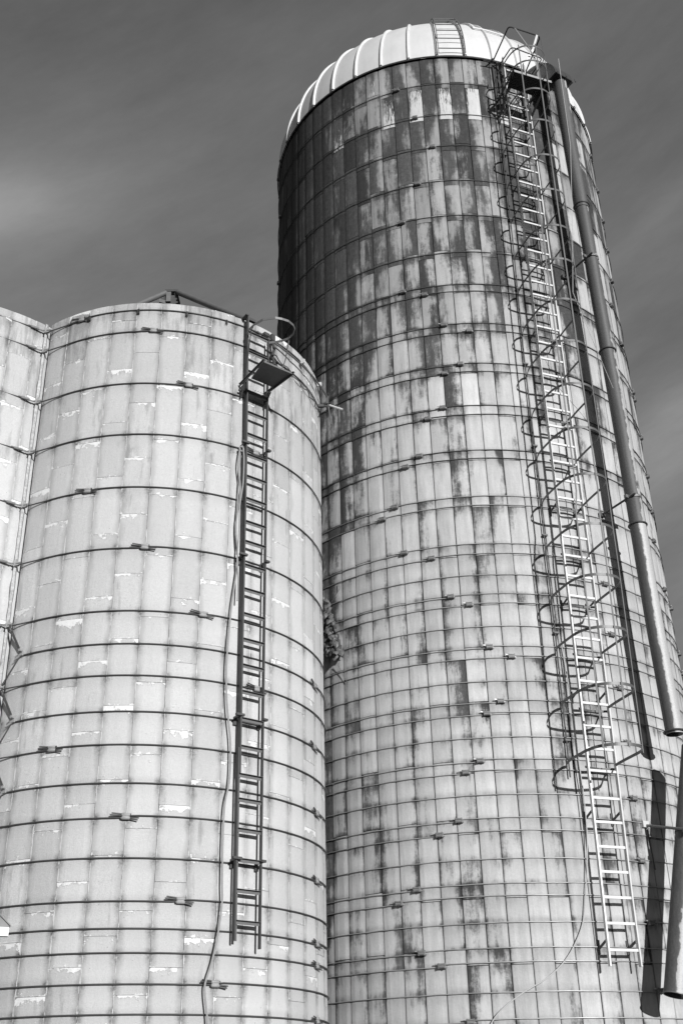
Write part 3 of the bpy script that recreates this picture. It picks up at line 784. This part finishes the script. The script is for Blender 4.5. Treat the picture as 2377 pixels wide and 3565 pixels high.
# pipe bent round the rim of silo A, ending in a clamp with two free ends
rp = thing('rim_pipe', 'bent grey conduit running round the right rim of the pale silo', 'pipe', tuple(pA(-30, .06, 8.9)))
zpts = [(-50.5, 5.30, .03), (-46.5, 5.28, .04), (-40.6, 5.26, .05), (-34, 5.235, .07), (-28.0, 5.23, .075), (-20.0, 5.235, .08), (-14, 5.235, .10), (-10, 5.245, .11), (-7.5, 5.235, .13)]
P = [pA(a, o_, z*UA) for a, z, o_ in zpts]
P2 = []
for i in range(len(P)-1):
    for k in range(5): P2.append(P[i].lerp(P[i+1], k/5))
P2.append(P[-1])
mb = MB(); mb.tube(P2, .013, 8); mb.build('conduit', M_cage, rp, smooth=True)
e = P[-1]; mb = MB(); mb.box(e-Vector((0, 0, .05)), (.02, 0, 0), (0, .02, 0), (0, 0, .06)); mb.tube([e+Vector((-.20, 0, -.13)), e+Vector((.02, 0, -.15))], .016, 7); mb.box(e+Vector((-.1, 0, -.14)), (.05, 0, 0), (0, .02, 0), (0, 0, .02)); mb.build('clamp', M_dark, rp)
mb = MB(); mb.tube([e+Vector((0, 0, -.05)), e+Vector((.05, 0, -.46))], .012, 7); mb.build('stub', M_dark, rp)
mb = MB(); mb.tube([e+Vector((.03, 0, -.13)), e+Vector((.21, -.03, -.225))], .014, 7); mb.build('pale_stub', M_white, rp)
for a in (-28.5, -13.5):
    mb = MB(); mb.box(pA(a, .07, 8.97), tan(a)*.012, nrm(a)*.03, (0, 0, .03)); mb.build('clip', M_white, rp)
mb = MB(); mb.tube([pA(a, .03+.02*math.sin(a), interp(a, [-46, -30, -12, -4], [8.80, 8.62, 8.58, 8.60])) for a in np.linspace(-46, -4, 24)], .007, 6); mb.build('loose_cable', M_hoopA, rp, smooth=True)

# tripod over silo A
apex = Vector((CA.x-.08, CA.y-.01, 11.10))
tp = thing('unloader_tripod', 'grey pipe tripod with hanging gear winch rising above the open top of the pale silo', 'tripod', (CA.x, CA.y, 9.1))
feet = [(-140, 9.12), (-52, 9.25), (80, 9.12)]
for a, z in feet:
    fpt = pol(CA, RA-.12, a, z); d = (apex-fpt).normalized()
    side = 0.10 if a == -52 else -.06
    st = apex+Vector((side, 0, 0))
    mb = MB(); mb.tube([fpt, st], .042, 12); mb.build('leg', M_cage, tp, smooth=True)
    mb = MB(); mb.box(fpt+Vector((0, 0, -.02)), tan(a)*.08, nrm(a)*.08, (0, 0, .02)); mb.build('foot_plate', M_dark, tp)
mb = MB(); mb.box(apex+Vector((.02, 0, 0)), (.10, 0, 0), (0, .05, 0), (0, 0, .02)); mb.tube([apex+Vector((.06, 0, .02)), apex+Vector((.10, 0, -.10)), apex+Vector((.13, 0, -.22)), apex+Vector((.11, 0, -.36))], .028, 7); mb.build('apex_plate', M_dark, tp)
mb = MB(); c = apex+Vector((-.01, -.02, -.24))
mb.tube([c+Vector((0, -.05, 0)), c+Vector((0, .05, 0))], .115, 14)
for k in range(12):
    q = k*math.pi/6; mb.box(c+Vector((.12*math.cos(q), 0, .12*math.sin(q))), Vector((math.cos(q), 0, math.sin(q)))*.018, (0, .04, 0), Vector((-math.sin(q), 0, math.cos(q)))*.016)
mb.build('gear_wheel', M_dark, tp)
mb = MB(); mb.box(c+Vector((.0, -.07, .07)), (.035, 0, 0), (0, .02, 0), (0, 0, .09)); mb.box(c+Vector((-.09, -.05, -.0)), (.05, 0, -.02), (0, .02, 0), (0, 0, .03)); mb.box(c+Vector((.04, -.06, -.22)), (.06, 0, 0), (0, .03, 0), (0, 0, .14)); mb.build('winch_frame', M_cage, tp)
mb = MB(); mb.tube([c+Vector((-.1, 0, 0)), pol(CA, RA-.12, -138, 9.15)], .006, 5); mb.build('cable', M_dark, tp)

# rope on silo A
ra = thing('hanging_rope', 'grey rope looped and hanging left of the dark ladder on the pale silo', 'rope', tuple(pA(-58, .05, 0)))
rp_pts = [(-56.4, 4.19), (-56.9, 4.045), (-55.9, 3.831), (-57.0, 3.57), (-56.2, 3.31), (-56.55, 3.195), (-57.8, 2.94), (-58.75, 2.561), (-58.4, 2.334), (-57.7, 2.19), (-56.9, 2.055), (-56.7, 1.902), (-57.0, 1.78), (-58.0, 1.659), (-58.25, 1.462), (-58.1, 1.21), (-57.95, 1.088), (-58.9, .907), (-60.2, .771), (-61.5, .678), (-61.8, .616), (-60.8, .45), (-60.3, .2), (-60.5, -.2)]
def smooth_path(pts, fn, n_=6):
    out = []
    for i in range(len(pts)-1):
        p0 = pts[max(i-1, 0)]; p1 = pts[i]; p2 = pts[i+1]; p3 = pts[min(i+2, len(pts)-1)]
        for k in range(n_):
            t = k/n_
            out.append([.5*((2*b)+(-a+c)*t+(2*a-5*b+4*c-d)*t*t+(-a+3*b-3*c+d)*t**3) for a, b, c, d in zip(p0, p1, p2, p3)])
    out.append(list(pts[-1])); return [fn(*p) for p in out]
mb = MB(); mb.tube(smooth_path(rp_pts, lambda a, z: pA(a, .065, z*UA)), .010, 6); mb.build('strand', M_rope, ra, smooth=True)
lp = [(-56.4, 4.19), (-55.7, 4.20), (-55.2, 4.10), (-55.3, 3.9), (-56.2, 3.72), (-56.3, 3.5), (-56.6, 3.31), (-56.1, 3.15), (-56.2, 3.0)]
mb = MB(); mb.tube(smooth_path(lp, lambda a, z: pA(a, .085, z*UA)), .009, 6); mb.build('strand', M_rope, ra, smooth=True)
lp = [(-56.5, 4.19), (-56.0, 4.15), (-56.2, 3.95), (-56.5, 3.75), (-56.8, 3.60), (-56.3, 3.35)]
mb = MB(); mb.tube(smooth_path(lp, lambda a, z: pA(a, .045, z*UA)), .008, 6); mb.build('strand', M_rope, ra, smooth=True)
mb = MB(); c = pA(-55.9, .07, 4.185*UA); mb.tube([c+.03*(math.cos(q)*tan(-56)+math.sin(q)*Vector((0, 0, 1))) for q in np.linspace(0, 6.28, 14)], .009, 6); mb.build('knot', M_rope, ra, smooth=True)

# ------------------------------------------------------------------ ladder with cage on silo B
BRa = lambda zr: interp(zr, [-.2, .45, .7, 1.2, 2.0, 3.2, 4.96, 5.3], [-67.9, -67.25, -67.2, -66.6, -65.8, -65.5, -64.8, -64.7])
BLa = lambda zr: interp(zr, [-.2, .45, 1.17, 1.8, 2.5, 3.3, 4.96, 5.3], [-74.6, -74.2, -73.5, -73.0, -72.75, -72.5, -72.0, -71.9])
BO = .18
lb = thing('caged_ladder', 'white caged ladder climbing the tall stained silo to its roof platform', 'ladder', tuple(pB(-70, BO, .4)), 'silo ladders')
zlo, zhi = .452, 5.27
for fn, nm in ((BLa, 'rail'), (BRa, 'rail')):
    mb = MB(); zz = np.linspace(zlo, zhi, 40)
    mb.strip([pB(fn(z), BO, z) for z in zz], [tan(fn(z)) for z in zz], .019, .050); mb.build(nm, M_white, lb)
rungs = [.5079]
lw = [.6002, .6921, .7846, .8769, .9702, 1.0629, 1.17, 1.259, 1.353, 1.447, 1.541, 1.642, 1.731, 1.827, 1.922, 2.017, 2.114, 2.208, 2.303, 2.401, 2.494, 2.59, 2.686, 2.783, 2.879, 2.975, 3.073, 3.166, 3.262, 3.357, 3.453, 3.555, 3.64, 3.74, 3.842, 3.933, 4.03, 4.121, 4.215, 4.313, 4.414, 4.515, 4.604, 4.702, 4.79, 4.884, 4.98, 5.075, 5.17]
for z in rungs+lw:
    mb = MB(); mb.bar(pB(BLa(z)+.05, BO, z), pB(BRa(z)-.05, BO, z), .030, .022, (0, 0, 1)); mb.build('rung', M_white, lb)
# wall brackets
for z in (.528, 1.0, 1.49, 1.90, 2.36, 2.84, 3.32, 3.80, 4.28, 4.70):
    for fn in (BLa, BRa):
        a = fn(z); mb = MB()
        mb.strip([pB(a-.9, .012, z-.012), pB(a-.6, .03, z-.01), pB(a-.05, BO-.03, z+.012), pB(a, BO, z+.014)], (0, 0, 1), .032, .006)
        mb.strip([pB(a-.5, .012, z-.03), pB(a-.5, .012, z+.02)], tan(a), .03, .01)
        mb.build('wall_bracket', M_dark, lb)
# cage hoops (flat straps) with their bowed back strap
ch = [4.944, 4.729, 4.498, 4.249, 4.013, 3.777, 3.565, 3.321, 3.08, 2.843, 2.611, 2.376, 2.135, 1.901, 1.672, 1.437, 1.198]
plan = [(0, .18), (-.35, .33), (-.6, .50), (-.75, .66), (-.95, .80), (-1.7, .92), (-3.0, 1.0), (-4.6, 1.035), (-6.2, 1.03), (-7.7, 1.0), (-9.1, .93), (-10.2, .82), (-10.8, .68), (-11.1, .52), (-11.4, .35), (-11.4, .20), (-10.9, .08), (-10.4, .03)]
def hoop_pts(zr, sc=1.0, n_=5):
    a0 = BRa(zr)-.1; pp = [(a0+da*sc, o_) for da, o_ in plan]
    return smooth_path(pp, lambda a, o_: pB(a, o_, zr), n_)
for k, zr in enumerate([5.06]+ch):
    P = hoop_pts(zr, .93 if zr > 2.2 else 1.0)
    mb = MB(); mb.strip(P, (0, 0, 1), .037, .005); mb.build('cage_hoop', M_cageB, lb)
    if k > 0:
        mb = MB(); a0, a1 = BRa(zr)+.3, BLa(zr)-.3
        mb.strip([pB(a0+(a1-a0)*q/8, BO-.04-.05*math.sin(math.pi*q/8), zr-.012) for q in range(9)], (0, 0, 1), .03, .005); mb.build('back_strap', M_dark, lb)
# vertical cage bars
for da, o_, w_, mt in ((-9.35, .945, .022, M_cageB), (-5.35, 1.045, .022, M_cageB), (-1.25, .88, .012, M_cageB)):
    zz = np.linspace(1.185, 5.075, 36)
    P = [pB(BRa(z)-.1+da*(.93 if z > 2.2 else 1.0), o_+.006, z) for z in zz]
    mb = MB(); mb.strip(P, [tan(-70)]*len(P), w_, .005); mb.build('cage_bar', mt, lb)

# conduits left of that ladder
cd = thing('wall_conduit', 'thin vertical conduit pipe fixed left of the white caged ladder', 'conduit', tuple(pB(-75.5, .04, 1.1)))
CDa = lambda zr: interp(zr, [1.1, 1.8, 2.3, 3.2, 3.9, 4.5, 5.2], [-76.9, -76.3, -76.2, -75.8, -75.0, -74.5, -73.7])
mb = MB(); zz = np.linspace(1.15, 5.25, 30); mb.tube([pB(CDa(z), .045, z) for z in zz], .010, 8); mb.build('pipe', M_dark, cd, smooth=True)
for z in np.linspace(1.3, 5.0, 9):
    mb = MB(); mb.box(pB(CDa(z)+.3, .03, z), tan(-76)*.035, nrm(-76)*.03, (0, 0, .012)); mb.build('clip', M_dark, cd)

# ropes on silo B
rb_ = thing('draped_rope', 'pale rope hanging beside the caged ladder then swinging left across the lower tall silo', 'rope', tuple(pB(-80, .05, .5)))
rpb = [(-75.2, 1.72, .05), (-74.8, 1.55, .07), (-74.6, 1.438, .09), (-74.7, 1.316, .09), (-74.65, 1.22, .08), (-74.4, 1.084, .07), (-74.55, .948, .06), (-75.4, .815, .05), (-76.5, .707, .04), (-77.8, .607, .03), (-80.2, .529, .03), (-83.0, .469, .03), (-87.0, .415, .03), (-91.8, .372, .03), (-96.4, .319, .03), (-98.9, .271, .03), (-101, .20, .03), (-104, .1, .03)]
mb = MB(); mb.tube(smooth_path(rpb, lambda a, z, o_: pB(a, o_, z)), .0075, 6); mb.build('strand', M_ropeB, rb_, smooth=True)
wr = thing('slack_wire', 'thin white wire slung from the roof hood down to the upper chute pipe', 'wire', tuple(pB(-60, .9, 4)))
wps = [(-62.5, 5.07, .95), (-63.3, 4.4, .96), (-66.5, 3.8, .96), (-68.9, 3.39, .96), (-65, 3.14, .90), (-58.0, 2.97, .66)]
mb = MB(); mb.tube([pB(a, o_, z) for a, z, o_ in wps], .0045, 5); mb.build('strand', M_wire, wr)

# ------------------------------------------------------------------ platform, guard rails on silo B
zq = 4.945*UB
def q3(a, off, z): return pol(CB, RB+off, a, z)
pb = thing('roof_platform', 'dark slatted platform with bent pipe guard rails under the white dome', 'platform', tuple(q3(-69, .1, zq)), 'ladder platforms')
mb = MB()
I = [q3(-73.2, .38, zq), q3(-64.9, .36, zq)]; O = [q3(-73.9, .73, zq), q3(-64.7, .74, zq)]
for k in range(11):
    f0 = k/11; f1 = (k+.72)/11
    a, b_, c, d = I[0].lerp(O[0], f0), I[1].lerp(O[1], f0), I[1].lerp(O[1], f1), I[0].lerp(O[0], f1)
    mb.add([a, b_, c, d]+[q+Vector((0, 0, .03)) for q in (a, b_, c, d)], [(0, 1, 2, 3), (7, 6, 5, 4), (0, 4, 5, 1), (1, 5, 6, 2), (2, 6, 7, 3), (3, 7, 4, 0)])
mb.build('deck', M_black, pb)
mb = MB(); mb.bar(O[0]+Vector((0, 0, .005)), O[1]+Vector((0, 0, .005))+tan(-65)*.1, .05, .012, (0, 0, 1)); mb.build('front_angle', M_lugA, pb)
for a0, a1, o1 in ((-74.2, -74.3, .0), (-64.6, -64.6, .05)):
    mb = MB(); mb.bar(q3(a0, .76, zq-.0), q3(a1, o1, zq-.0), .06, .012, (0, 0, 1)); mb.bar(q3(a0, .70, zq-.03), q3(a1, o1+.01, zq-.42), .035, .02, tan(-70)); mb.bar(q3(a1, .03, zq-.5), q3(a1, .03, zq+.95), .04, .02, tan(-70)); mb.build('side_arm', M_black, pb)
for a in (-73.0, -71.5):
    mb = MB(); mb.bar(q3(a, .05, zq-.25), q3(a, .05, zq+1.05), .03, .03, tan(a)); mb.build('post', M_black, pb)
for (p, q) in (((-73.5, .05, -.1), (-71.3, .06, .4)), ((-71.5, .05, .05), (-73.6, .06, .55)), ((-73.4, .05, .5), (-71.4, .05, .95)), ((-73.0, .06, .2), (-69.5, .06, .15)), ((-73.0, .05, .75), (-66, .05, .72)), ((-72, .12, -.3), (-69, .30, .0)), ((-70.5, .06, -.35), (-68, .35, -.02))):
    mb = MB(); mb.bar(q3(p[0], p[1], zq+p[2]), q3(q[0], q[1], zq+q[2]), .022, .012, nrm(-70)); mb.build('lattice_bar', M_black, pb)
def rounded(P, r=.05):
    out = [P[0]]
    for i in range(1, len(P)-1):
        a = (P[i-1]-P[i]).normalized(); b = (P[i+1]-P[i]).normalized(); out += [P[i]+a*r, P[i]+a*r*.3+b*r*.3, P[i]+b*r]
    return out+[P[-1]]
z1_ = 5.3*UB; z2_ = 5.12*UB
F1 = rounded([q3(-73.6, .0, z1_), q3(-73.85, .745, z1_), q3(-64.6, .74, z1_), q3(-61.3, .0, z1_)])
F2 = rounded([q3(-74.9, .40, z2_), q3(-74.1, .77, z2_), q3(-64.9, .73, z2_), q3(-64.6, .35, z2_)])
mb = MB(); mb.tube(F1, .013, 7); mb.build('guard_rail', M_black, pb, smooth=True)
mb = MB(); mb.tube(F2, .011, 7); mb.build('guard_rail', M_dark, pb, smooth=True)
mb = MB(); mb.strip([q3(-69.6, .62, 5.06*UB), q3(-67.6, .74, 5.16*UB), q3(-65.6, .745, z1_)], tan(-68), .038, .006); mb.build('brace', M_white, pb)
mb = MB(); mb.strip([q3(-64.4, .5, 4.97*UB), q3(-66.3, .68, 5.10*UB), q3(-68.6, .745, 5.16*UB), q3(-72.2, .745, z1_)], tan(-68), .030, .006); mb.build('brace', M_cage, pb)
mb = MB(); mb.tube([q3(-78.0, .10, 5.24*UB), q3(-69.6, .10, 5.24*UB)], .013, 7); mb.build('handrail', M_black, pb)
mb = MB(); mb.tube(rounded([q3(-64.3, .72, z1_-.02), q3(-64.2, .72, z1_-.45), q3(-66.0, .66, z1_-.62)], .12), .003, 5); mb.build('chain', M_dark, pb)

# ------------------------------------------------------------------ hood and chute pipes
hd_ = thing('spout_hood', 'black curved sheet hood bending over the dome edge to the chute pipe', 'hood', tuple(q3(-56.8, .2, 16.4)))
ah = -57.2; Tn = tan(ah); Nn = nrm(ah); ctr = q3(ah, -.06, 16.30)
def arcpt(r_, q): return ctr+Nn*(r_*math.cos(q))+Vector((0, 0, r_*math.sin(q)))
w2 = .205; vs = []; fs = []
def hp(o_, z): return q3(ah, o_, z)
outp = smooth_path([(-.35, 16.99), (0, 16.97), (.16, 16.93), (.36, 16.82), (.53, 16.64), (.64, 16.43), (.67, 16.24)], hp, 3)
inp = smooth_path([(-.35, 16.66), (-.15, 16.63), (.02, 16.60), (.18, 16.54), (.30, 16.45), (.37, 16.34), (.39, 16.24)], hp, 3)
prof = list(zip(outp, inp))
for o_, i_ in prof: vs += [o_-Tn*w2, o_+Tn*w2, i_+Tn*w2, i_-Tn*w2]
for k in range(len(prof)-1):
    b0_ = k*4
    for c_ in range(4): fs.append((b0_+c_, b0_+(c_+1) % 4, b0_+4+(c_+1) % 4, b0_+4+c_))
fs += [(3, 2, 1, 0), tuple((len(prof)-1)*4+c_ for c_ in range(4))]
M_hood = simple('hood_sheet', .12, .32, .6, .3, 6)
mb = MB(); mb.add(vs, fs); mb.build('shell', M_hood, hd_, smooth=True)
mb = MB(); base_ = hp(.54, 16.24); mb.box(base_-Tn*.03, Tn*.19, Nn*.15, (0, 0, .010)); mb.build('flange', M_black, hd_)
mb = MB(); mb.tube([hp(.05, 16.93), hp(.16, 17.12)+Tn*.22], .022, 8); mb.build('handle', M_black, hd_)
mb = MB(); mb.tube([hp(.05, 16.93), hp(.05, 17.2)], .008, 6); mb.build('vent_rod', M_cage, hd_)
for dx in (-.21, .0, .21):
    mb = MB(); c = base_+Tn*dx+Nn*.18; mb.tube([c-Vector((0, 0, .03)), c+Vector((0, 0, .04))], .011, 6); mb.build('bolt', M_dark, hd_)

def pipe_part(P, r, parent, name='pipe_section', flake=None, material=None):
    """open tube with wall thickness; 'flake' marks where the coat has worn to light metal"""
    P = [Vector(p) for p in P]; n_ = 28; V = []; F = []; A_ = []
    t = (P[-1]-P[0]).normalized(); u = (Nn-Nn.dot(t)*t).normalized(); w = t.cross(u); N_ = len(P)
    for ri, rad in enumerate((r, r-.006)):
        for i in range(N_):
            for k in range(n_):
                q = 2*math.pi*k/n_; d = math.cos(q)*u+math.sin(q)*w
                V.append(P[i]+rad*d); A_.append(flake(i/(N_-1), d) if flake else 0)
    for ri in (0, 1):
        o_ = ri*N_*n_
        for i in range(N_-1):
            for k in range(n_):
                fc = (o_+i*n_+k, o_+i*n_+(k+1) % n_, o_+(i+1)*n_+(k+1) % n_, o_+(i+1)*n_+k)
                F.append(fc if ri == 0 else fc[::-1])
    for i in (0, N_-1):
        for k in range(n_): F.append((i*n_+k, i*n_+(k+1) % n_, N_*n_+i*n_+(k+1) % n_, N_*n_+i*n_+k))
    base = ORG[parent.name]
    me = bpy.data.meshes.new(name); me.from_pydata([tuple(v-base) for v in V], [], F); me.materials.append(material or M_pipe)
    at = me.attributes.new('flake', 'FLOAT', 'POINT'); at.data.foreach_set('value', np.array(A_, dtype=np.float32))
    me.polygons.foreach_set('use_smooth', [True]*len(me.polygons)); me.update()
    try: me.set_sharp_from_angle(angle=R_(45))
    except Exception: pass
    o = bpy.data.objects.new(name, me); COL.objects.link(o); o.parent = parent; return o
def collar(c, t, r, parent, h_=.03, rr=.016, m_=None):
    mb = MB(); t = t.normalized(); u = (Nn-Nn.dot(t)*t).normalized(); w = t.cross(u)
    mb.tube([c+(r+rr*.5)*(math.cos(q)*u+math.sin(q)*w) for q in np.linspace(0, 2*math.pi, 33)[:-1]], rr, 8, closed=True)
    return mb.build('collar', m_ or M_dark, parent, smooth=True)
TA = lambda zr: interp(zr, [1.33, 1.8, 2.6, 3.4, 3.9, 4.5, 5.1], [-54.3, -55.0, -55.2, -55.8, -56.2, -56.9, -57.2])
TO = .535
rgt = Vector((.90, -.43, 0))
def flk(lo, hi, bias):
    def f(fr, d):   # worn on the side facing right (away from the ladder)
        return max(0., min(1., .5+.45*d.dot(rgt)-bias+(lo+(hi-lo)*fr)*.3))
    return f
cu = thing('chute_pipe', 'long dark upper chute pipe hanging from the roof hood, open at the bottom', 'pipe', tuple(pB(-56, TO, 1.33)), 'chute pipes')
segs = [(5.09, 4.155, .118, 0.0, -.35), (4.155, 3.225, .108, -.2, -.1), (3.225, 2.27, .112, .0, .15), (2.27, 1.345, .116, .7, .75)]
for z1s, z0s, r, b0__, b1__ in segs:
    zz = np.linspace(z1s, z0s-.02, 14)
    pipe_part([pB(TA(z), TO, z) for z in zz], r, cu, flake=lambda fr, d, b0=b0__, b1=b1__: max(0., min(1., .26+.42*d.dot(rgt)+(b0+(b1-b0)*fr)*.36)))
for z, r in ((5.085, .118), (4.155, .118), (3.225, .117), (2.275, .120), (1.335, .126)):
    collar(pB(TA(z), TO, z), Vector((0, 0, 1)), r, cu, rr=.013)
for z in (3.80, 2.41):
    c = pB(TA(z), TO, z); mb = MB(); u = nrm(TA(z)); w = tan(TA(z))
    mb.strip([c+.122*(math.cos(q)*u+math.sin(q)*w) for q in np.linspace(0, 2*math.pi, 29)], (0, 0, 1), .03, .005)
    mb.box(c+w*.14, w*.03, u*.02, (0, 0, .025)); mb.box(c-w*.14, w*.03, u*.02, (0, 0, .025)); mb.build('band_clamp', M_cage, cu)
    mb = MB(); mb.tube([c-w*.10+u*.13, pB(TA(z)-2.2, .02, z-.02)], .016, 8); mb.build('stand_off', M_dark, cu)
    mb = MB(); mb.box(pB(TA(z)-2.2, .03, z-.02), tan(-58)*.05, nrm(-58)*.02, (0, 0, .03)); mb.build('wall_pad', M_dark, cu)

cl = thing('chute_pipe', 'lower leaning chute pipe at the right edge beside the ladder foot', 'pipe', tuple(pB(-62, .6, .3)), 'chute pipes')
pt, pbm = pB(-52.0, .66, 1.27), pB(-63.75, .46, .350)
zz = np.linspace(0, 1, 14)
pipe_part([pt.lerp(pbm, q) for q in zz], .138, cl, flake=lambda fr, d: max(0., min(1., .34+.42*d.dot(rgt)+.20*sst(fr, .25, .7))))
tt = (pbm-pt).normalized()
mb = MB(); u = (Nn-Nn.dot(tt)*tt).normalized(); w = tt.cross(u)
mb.tube([pbm+.14*(math.cos(q)*u+math.sin(q)*w) for q in np.linspace(0, 2*math.pi, 33)[:-1]], .008, 6, closed=True); mb.build('rolled_lip', M_cage, cl, smooth=True)
pm = pt.lerp(pbm, .375)
mb = MB(); mb.strip([pm+.143*(math.cos(q)*u+math.sin(q)*w) for q in np.linspace(0, 2*math.pi, 29)], tt, .03, .005); mb.build('band_clamp', M_cage, cl)
wl_ = pB(-57.9, .03, .985); en = pm+nrm(-57)*.15-tan(-57)*.16
mb = MB(); mb.tube([wl_, en], .018, 9); mb.build('stand_off', M_cage, cl, smooth=True)
mb = MB(); mb.tube([en+Vector((0, 0, 0)), en+nrm(-70)*.03], .035, 12); mb.build('ring_end', M_white, cl)
mb = MB(); mb.box(pB(-58.1, .02, .99), tan(-58)*.05, nrm(-58)*.02, (0, 0, .04)); mb.build('wall_pad', M_white, cl)
mb = MB(); mb.tube([wl_+Vector((0, 0, -.05)), wl_+Vector((0, 0, -.55))+nrm(-58)*.03], .014, 6); mb.build('loose_hook', M_dark, cl)

# ------------------------------------------------------------------ vine on the tall silo
vn = thing('climbing_vine', 'clump of leafy climbing vine in the gap between the two silos', 'vine', tuple(pB(-133, .02, 1.75)))
lf = MB(); lr = random.Random(5)
for k in range(250):
    zf = lr.random()**.9; zr = 2.07-.29*zf
    half = .55+1.0*min(1, zf*1.4); amax = interp(zr, [1.70, 1.76, 1.84, 1.95, 2.06], [-131.2, -129.6, -131.4, -132.6, -134.6])
    a = amax-.3-abs(lr.gauss(0, 1))*2.4; off = .03+abs(lr.gauss(0, .06))
    c = pB(a, off, zr+lr.uniform(-.008, .008))
    n_ = (nrm(a)+Vector((lr.uniform(-.8, .8), lr.uniform(-.8, .8), lr.uniform(-.3, .8)))).normalized()
    dwn = Vector((lr.uniform(-.5, .5), lr.uniform(-.3, .3), -1)); dwn = (dwn-dwn.dot(n_)*n_).normalized(); sd_ = n_.cross(dwn); s_ = lr.uniform(.05, .10)
    tip = c+dwn*s_*1.25-n_*s_*.3
    lf.add([c-dwn*s_*.2, c+sd_*s_*.55+dwn*s_*.25-n_*.008, c+sd_*s_*.38+dwn*s_*.8-n_*.012, tip, c-sd_*s_*.38+dwn*s_*.8-n_*.012, c-sd_*s_*.55+dwn*s_*.25-n_*.008, c+dwn*s_*.5+n_*.008], [(0, 1, 6), (1, 2, 6), (2, 3, 6), (3, 4, 6), (4, 5, 6), (5, 0, 6)])
lf.build('foliage', M_leaf, vn)
st_ = MB()
for path in ([(-136, 1.72, .02), (-134, 1.9, .03), (-135, 2.05, .03)], [(-132, 1.74, .05), (-130.6, 1.68, .03), (-129.3, 1.64, .02)], [(-134, 2.04, .03), (-132.5, 2.06, .04), (-131.0, 2.09, .03), (-131.4, 2.12, .02)]):
    st_.tube(smooth_path(path, lambda a, z, o_: pB(a, o_, z), 5), .0045, 5)
st_.build('stem', M_stem, vn)

# ------------------------------------------------------------------ shed eave at the left edge
sh = thing('shed', 'corner of a small shed gable with white fascia at the left edge', 'shed', (-4.6, 10.6, GZ))
ex, ey, ez = -2.93, 10.1, 1.395
mb = MB(); y1 = 10.35
def prism(mb, pts2, ya, yb):
    n_ = len(pts2); R2 = lambda x, y, z: (ex+(x-ex)*.93-(y-ey)*.37, ey+(x-ex)*.37+(y-ey)*.93, z)
    mb.add([R2(x, ya, z) for x, z in pts2]+[R2(x, yb, z) for x, z in pts2], [tuple(range(n_))[::-1], tuple(range(n_, 2*n_))]+[(i, (i+1) % n_, n_+(i+1) % n_, n_+i) for i in range(n_)])
prism(mb, [(ex+.0, ez+.085), (ex-1.7, ez+1.60), (ex-3.4, ez+.085)], ey+.02, y1); mb.build('gable_board', M_board, sh)
mb = MB(); prism(mb, [(ex+.005, ez+.087), (ex-1.7, ez+1.605), (ex-3.43, ez+.087), (ex-3.43, ez+.10), (ex-1.7, ez+1.62), (ex+.01, ez+.095)], ey+.01, y1); mb.build('roof', M_board, sh)
mb = MB(); prism(mb, [(ex-.012, ez), (ex-.012, ez+.072), (ex-3.3, ez+.072), (ex-3.3, ez)], ey-.05, ey+.03); mb.build('fascia', M_fascia, sh)
mb = MB(); prism(mb, [(ex-.45, GZ), (ex-.45, ez), (ex-3.0, ez), (ex-3.0, GZ)], ey+.12, y1-.05); mb.build('wall', M_board, sh)
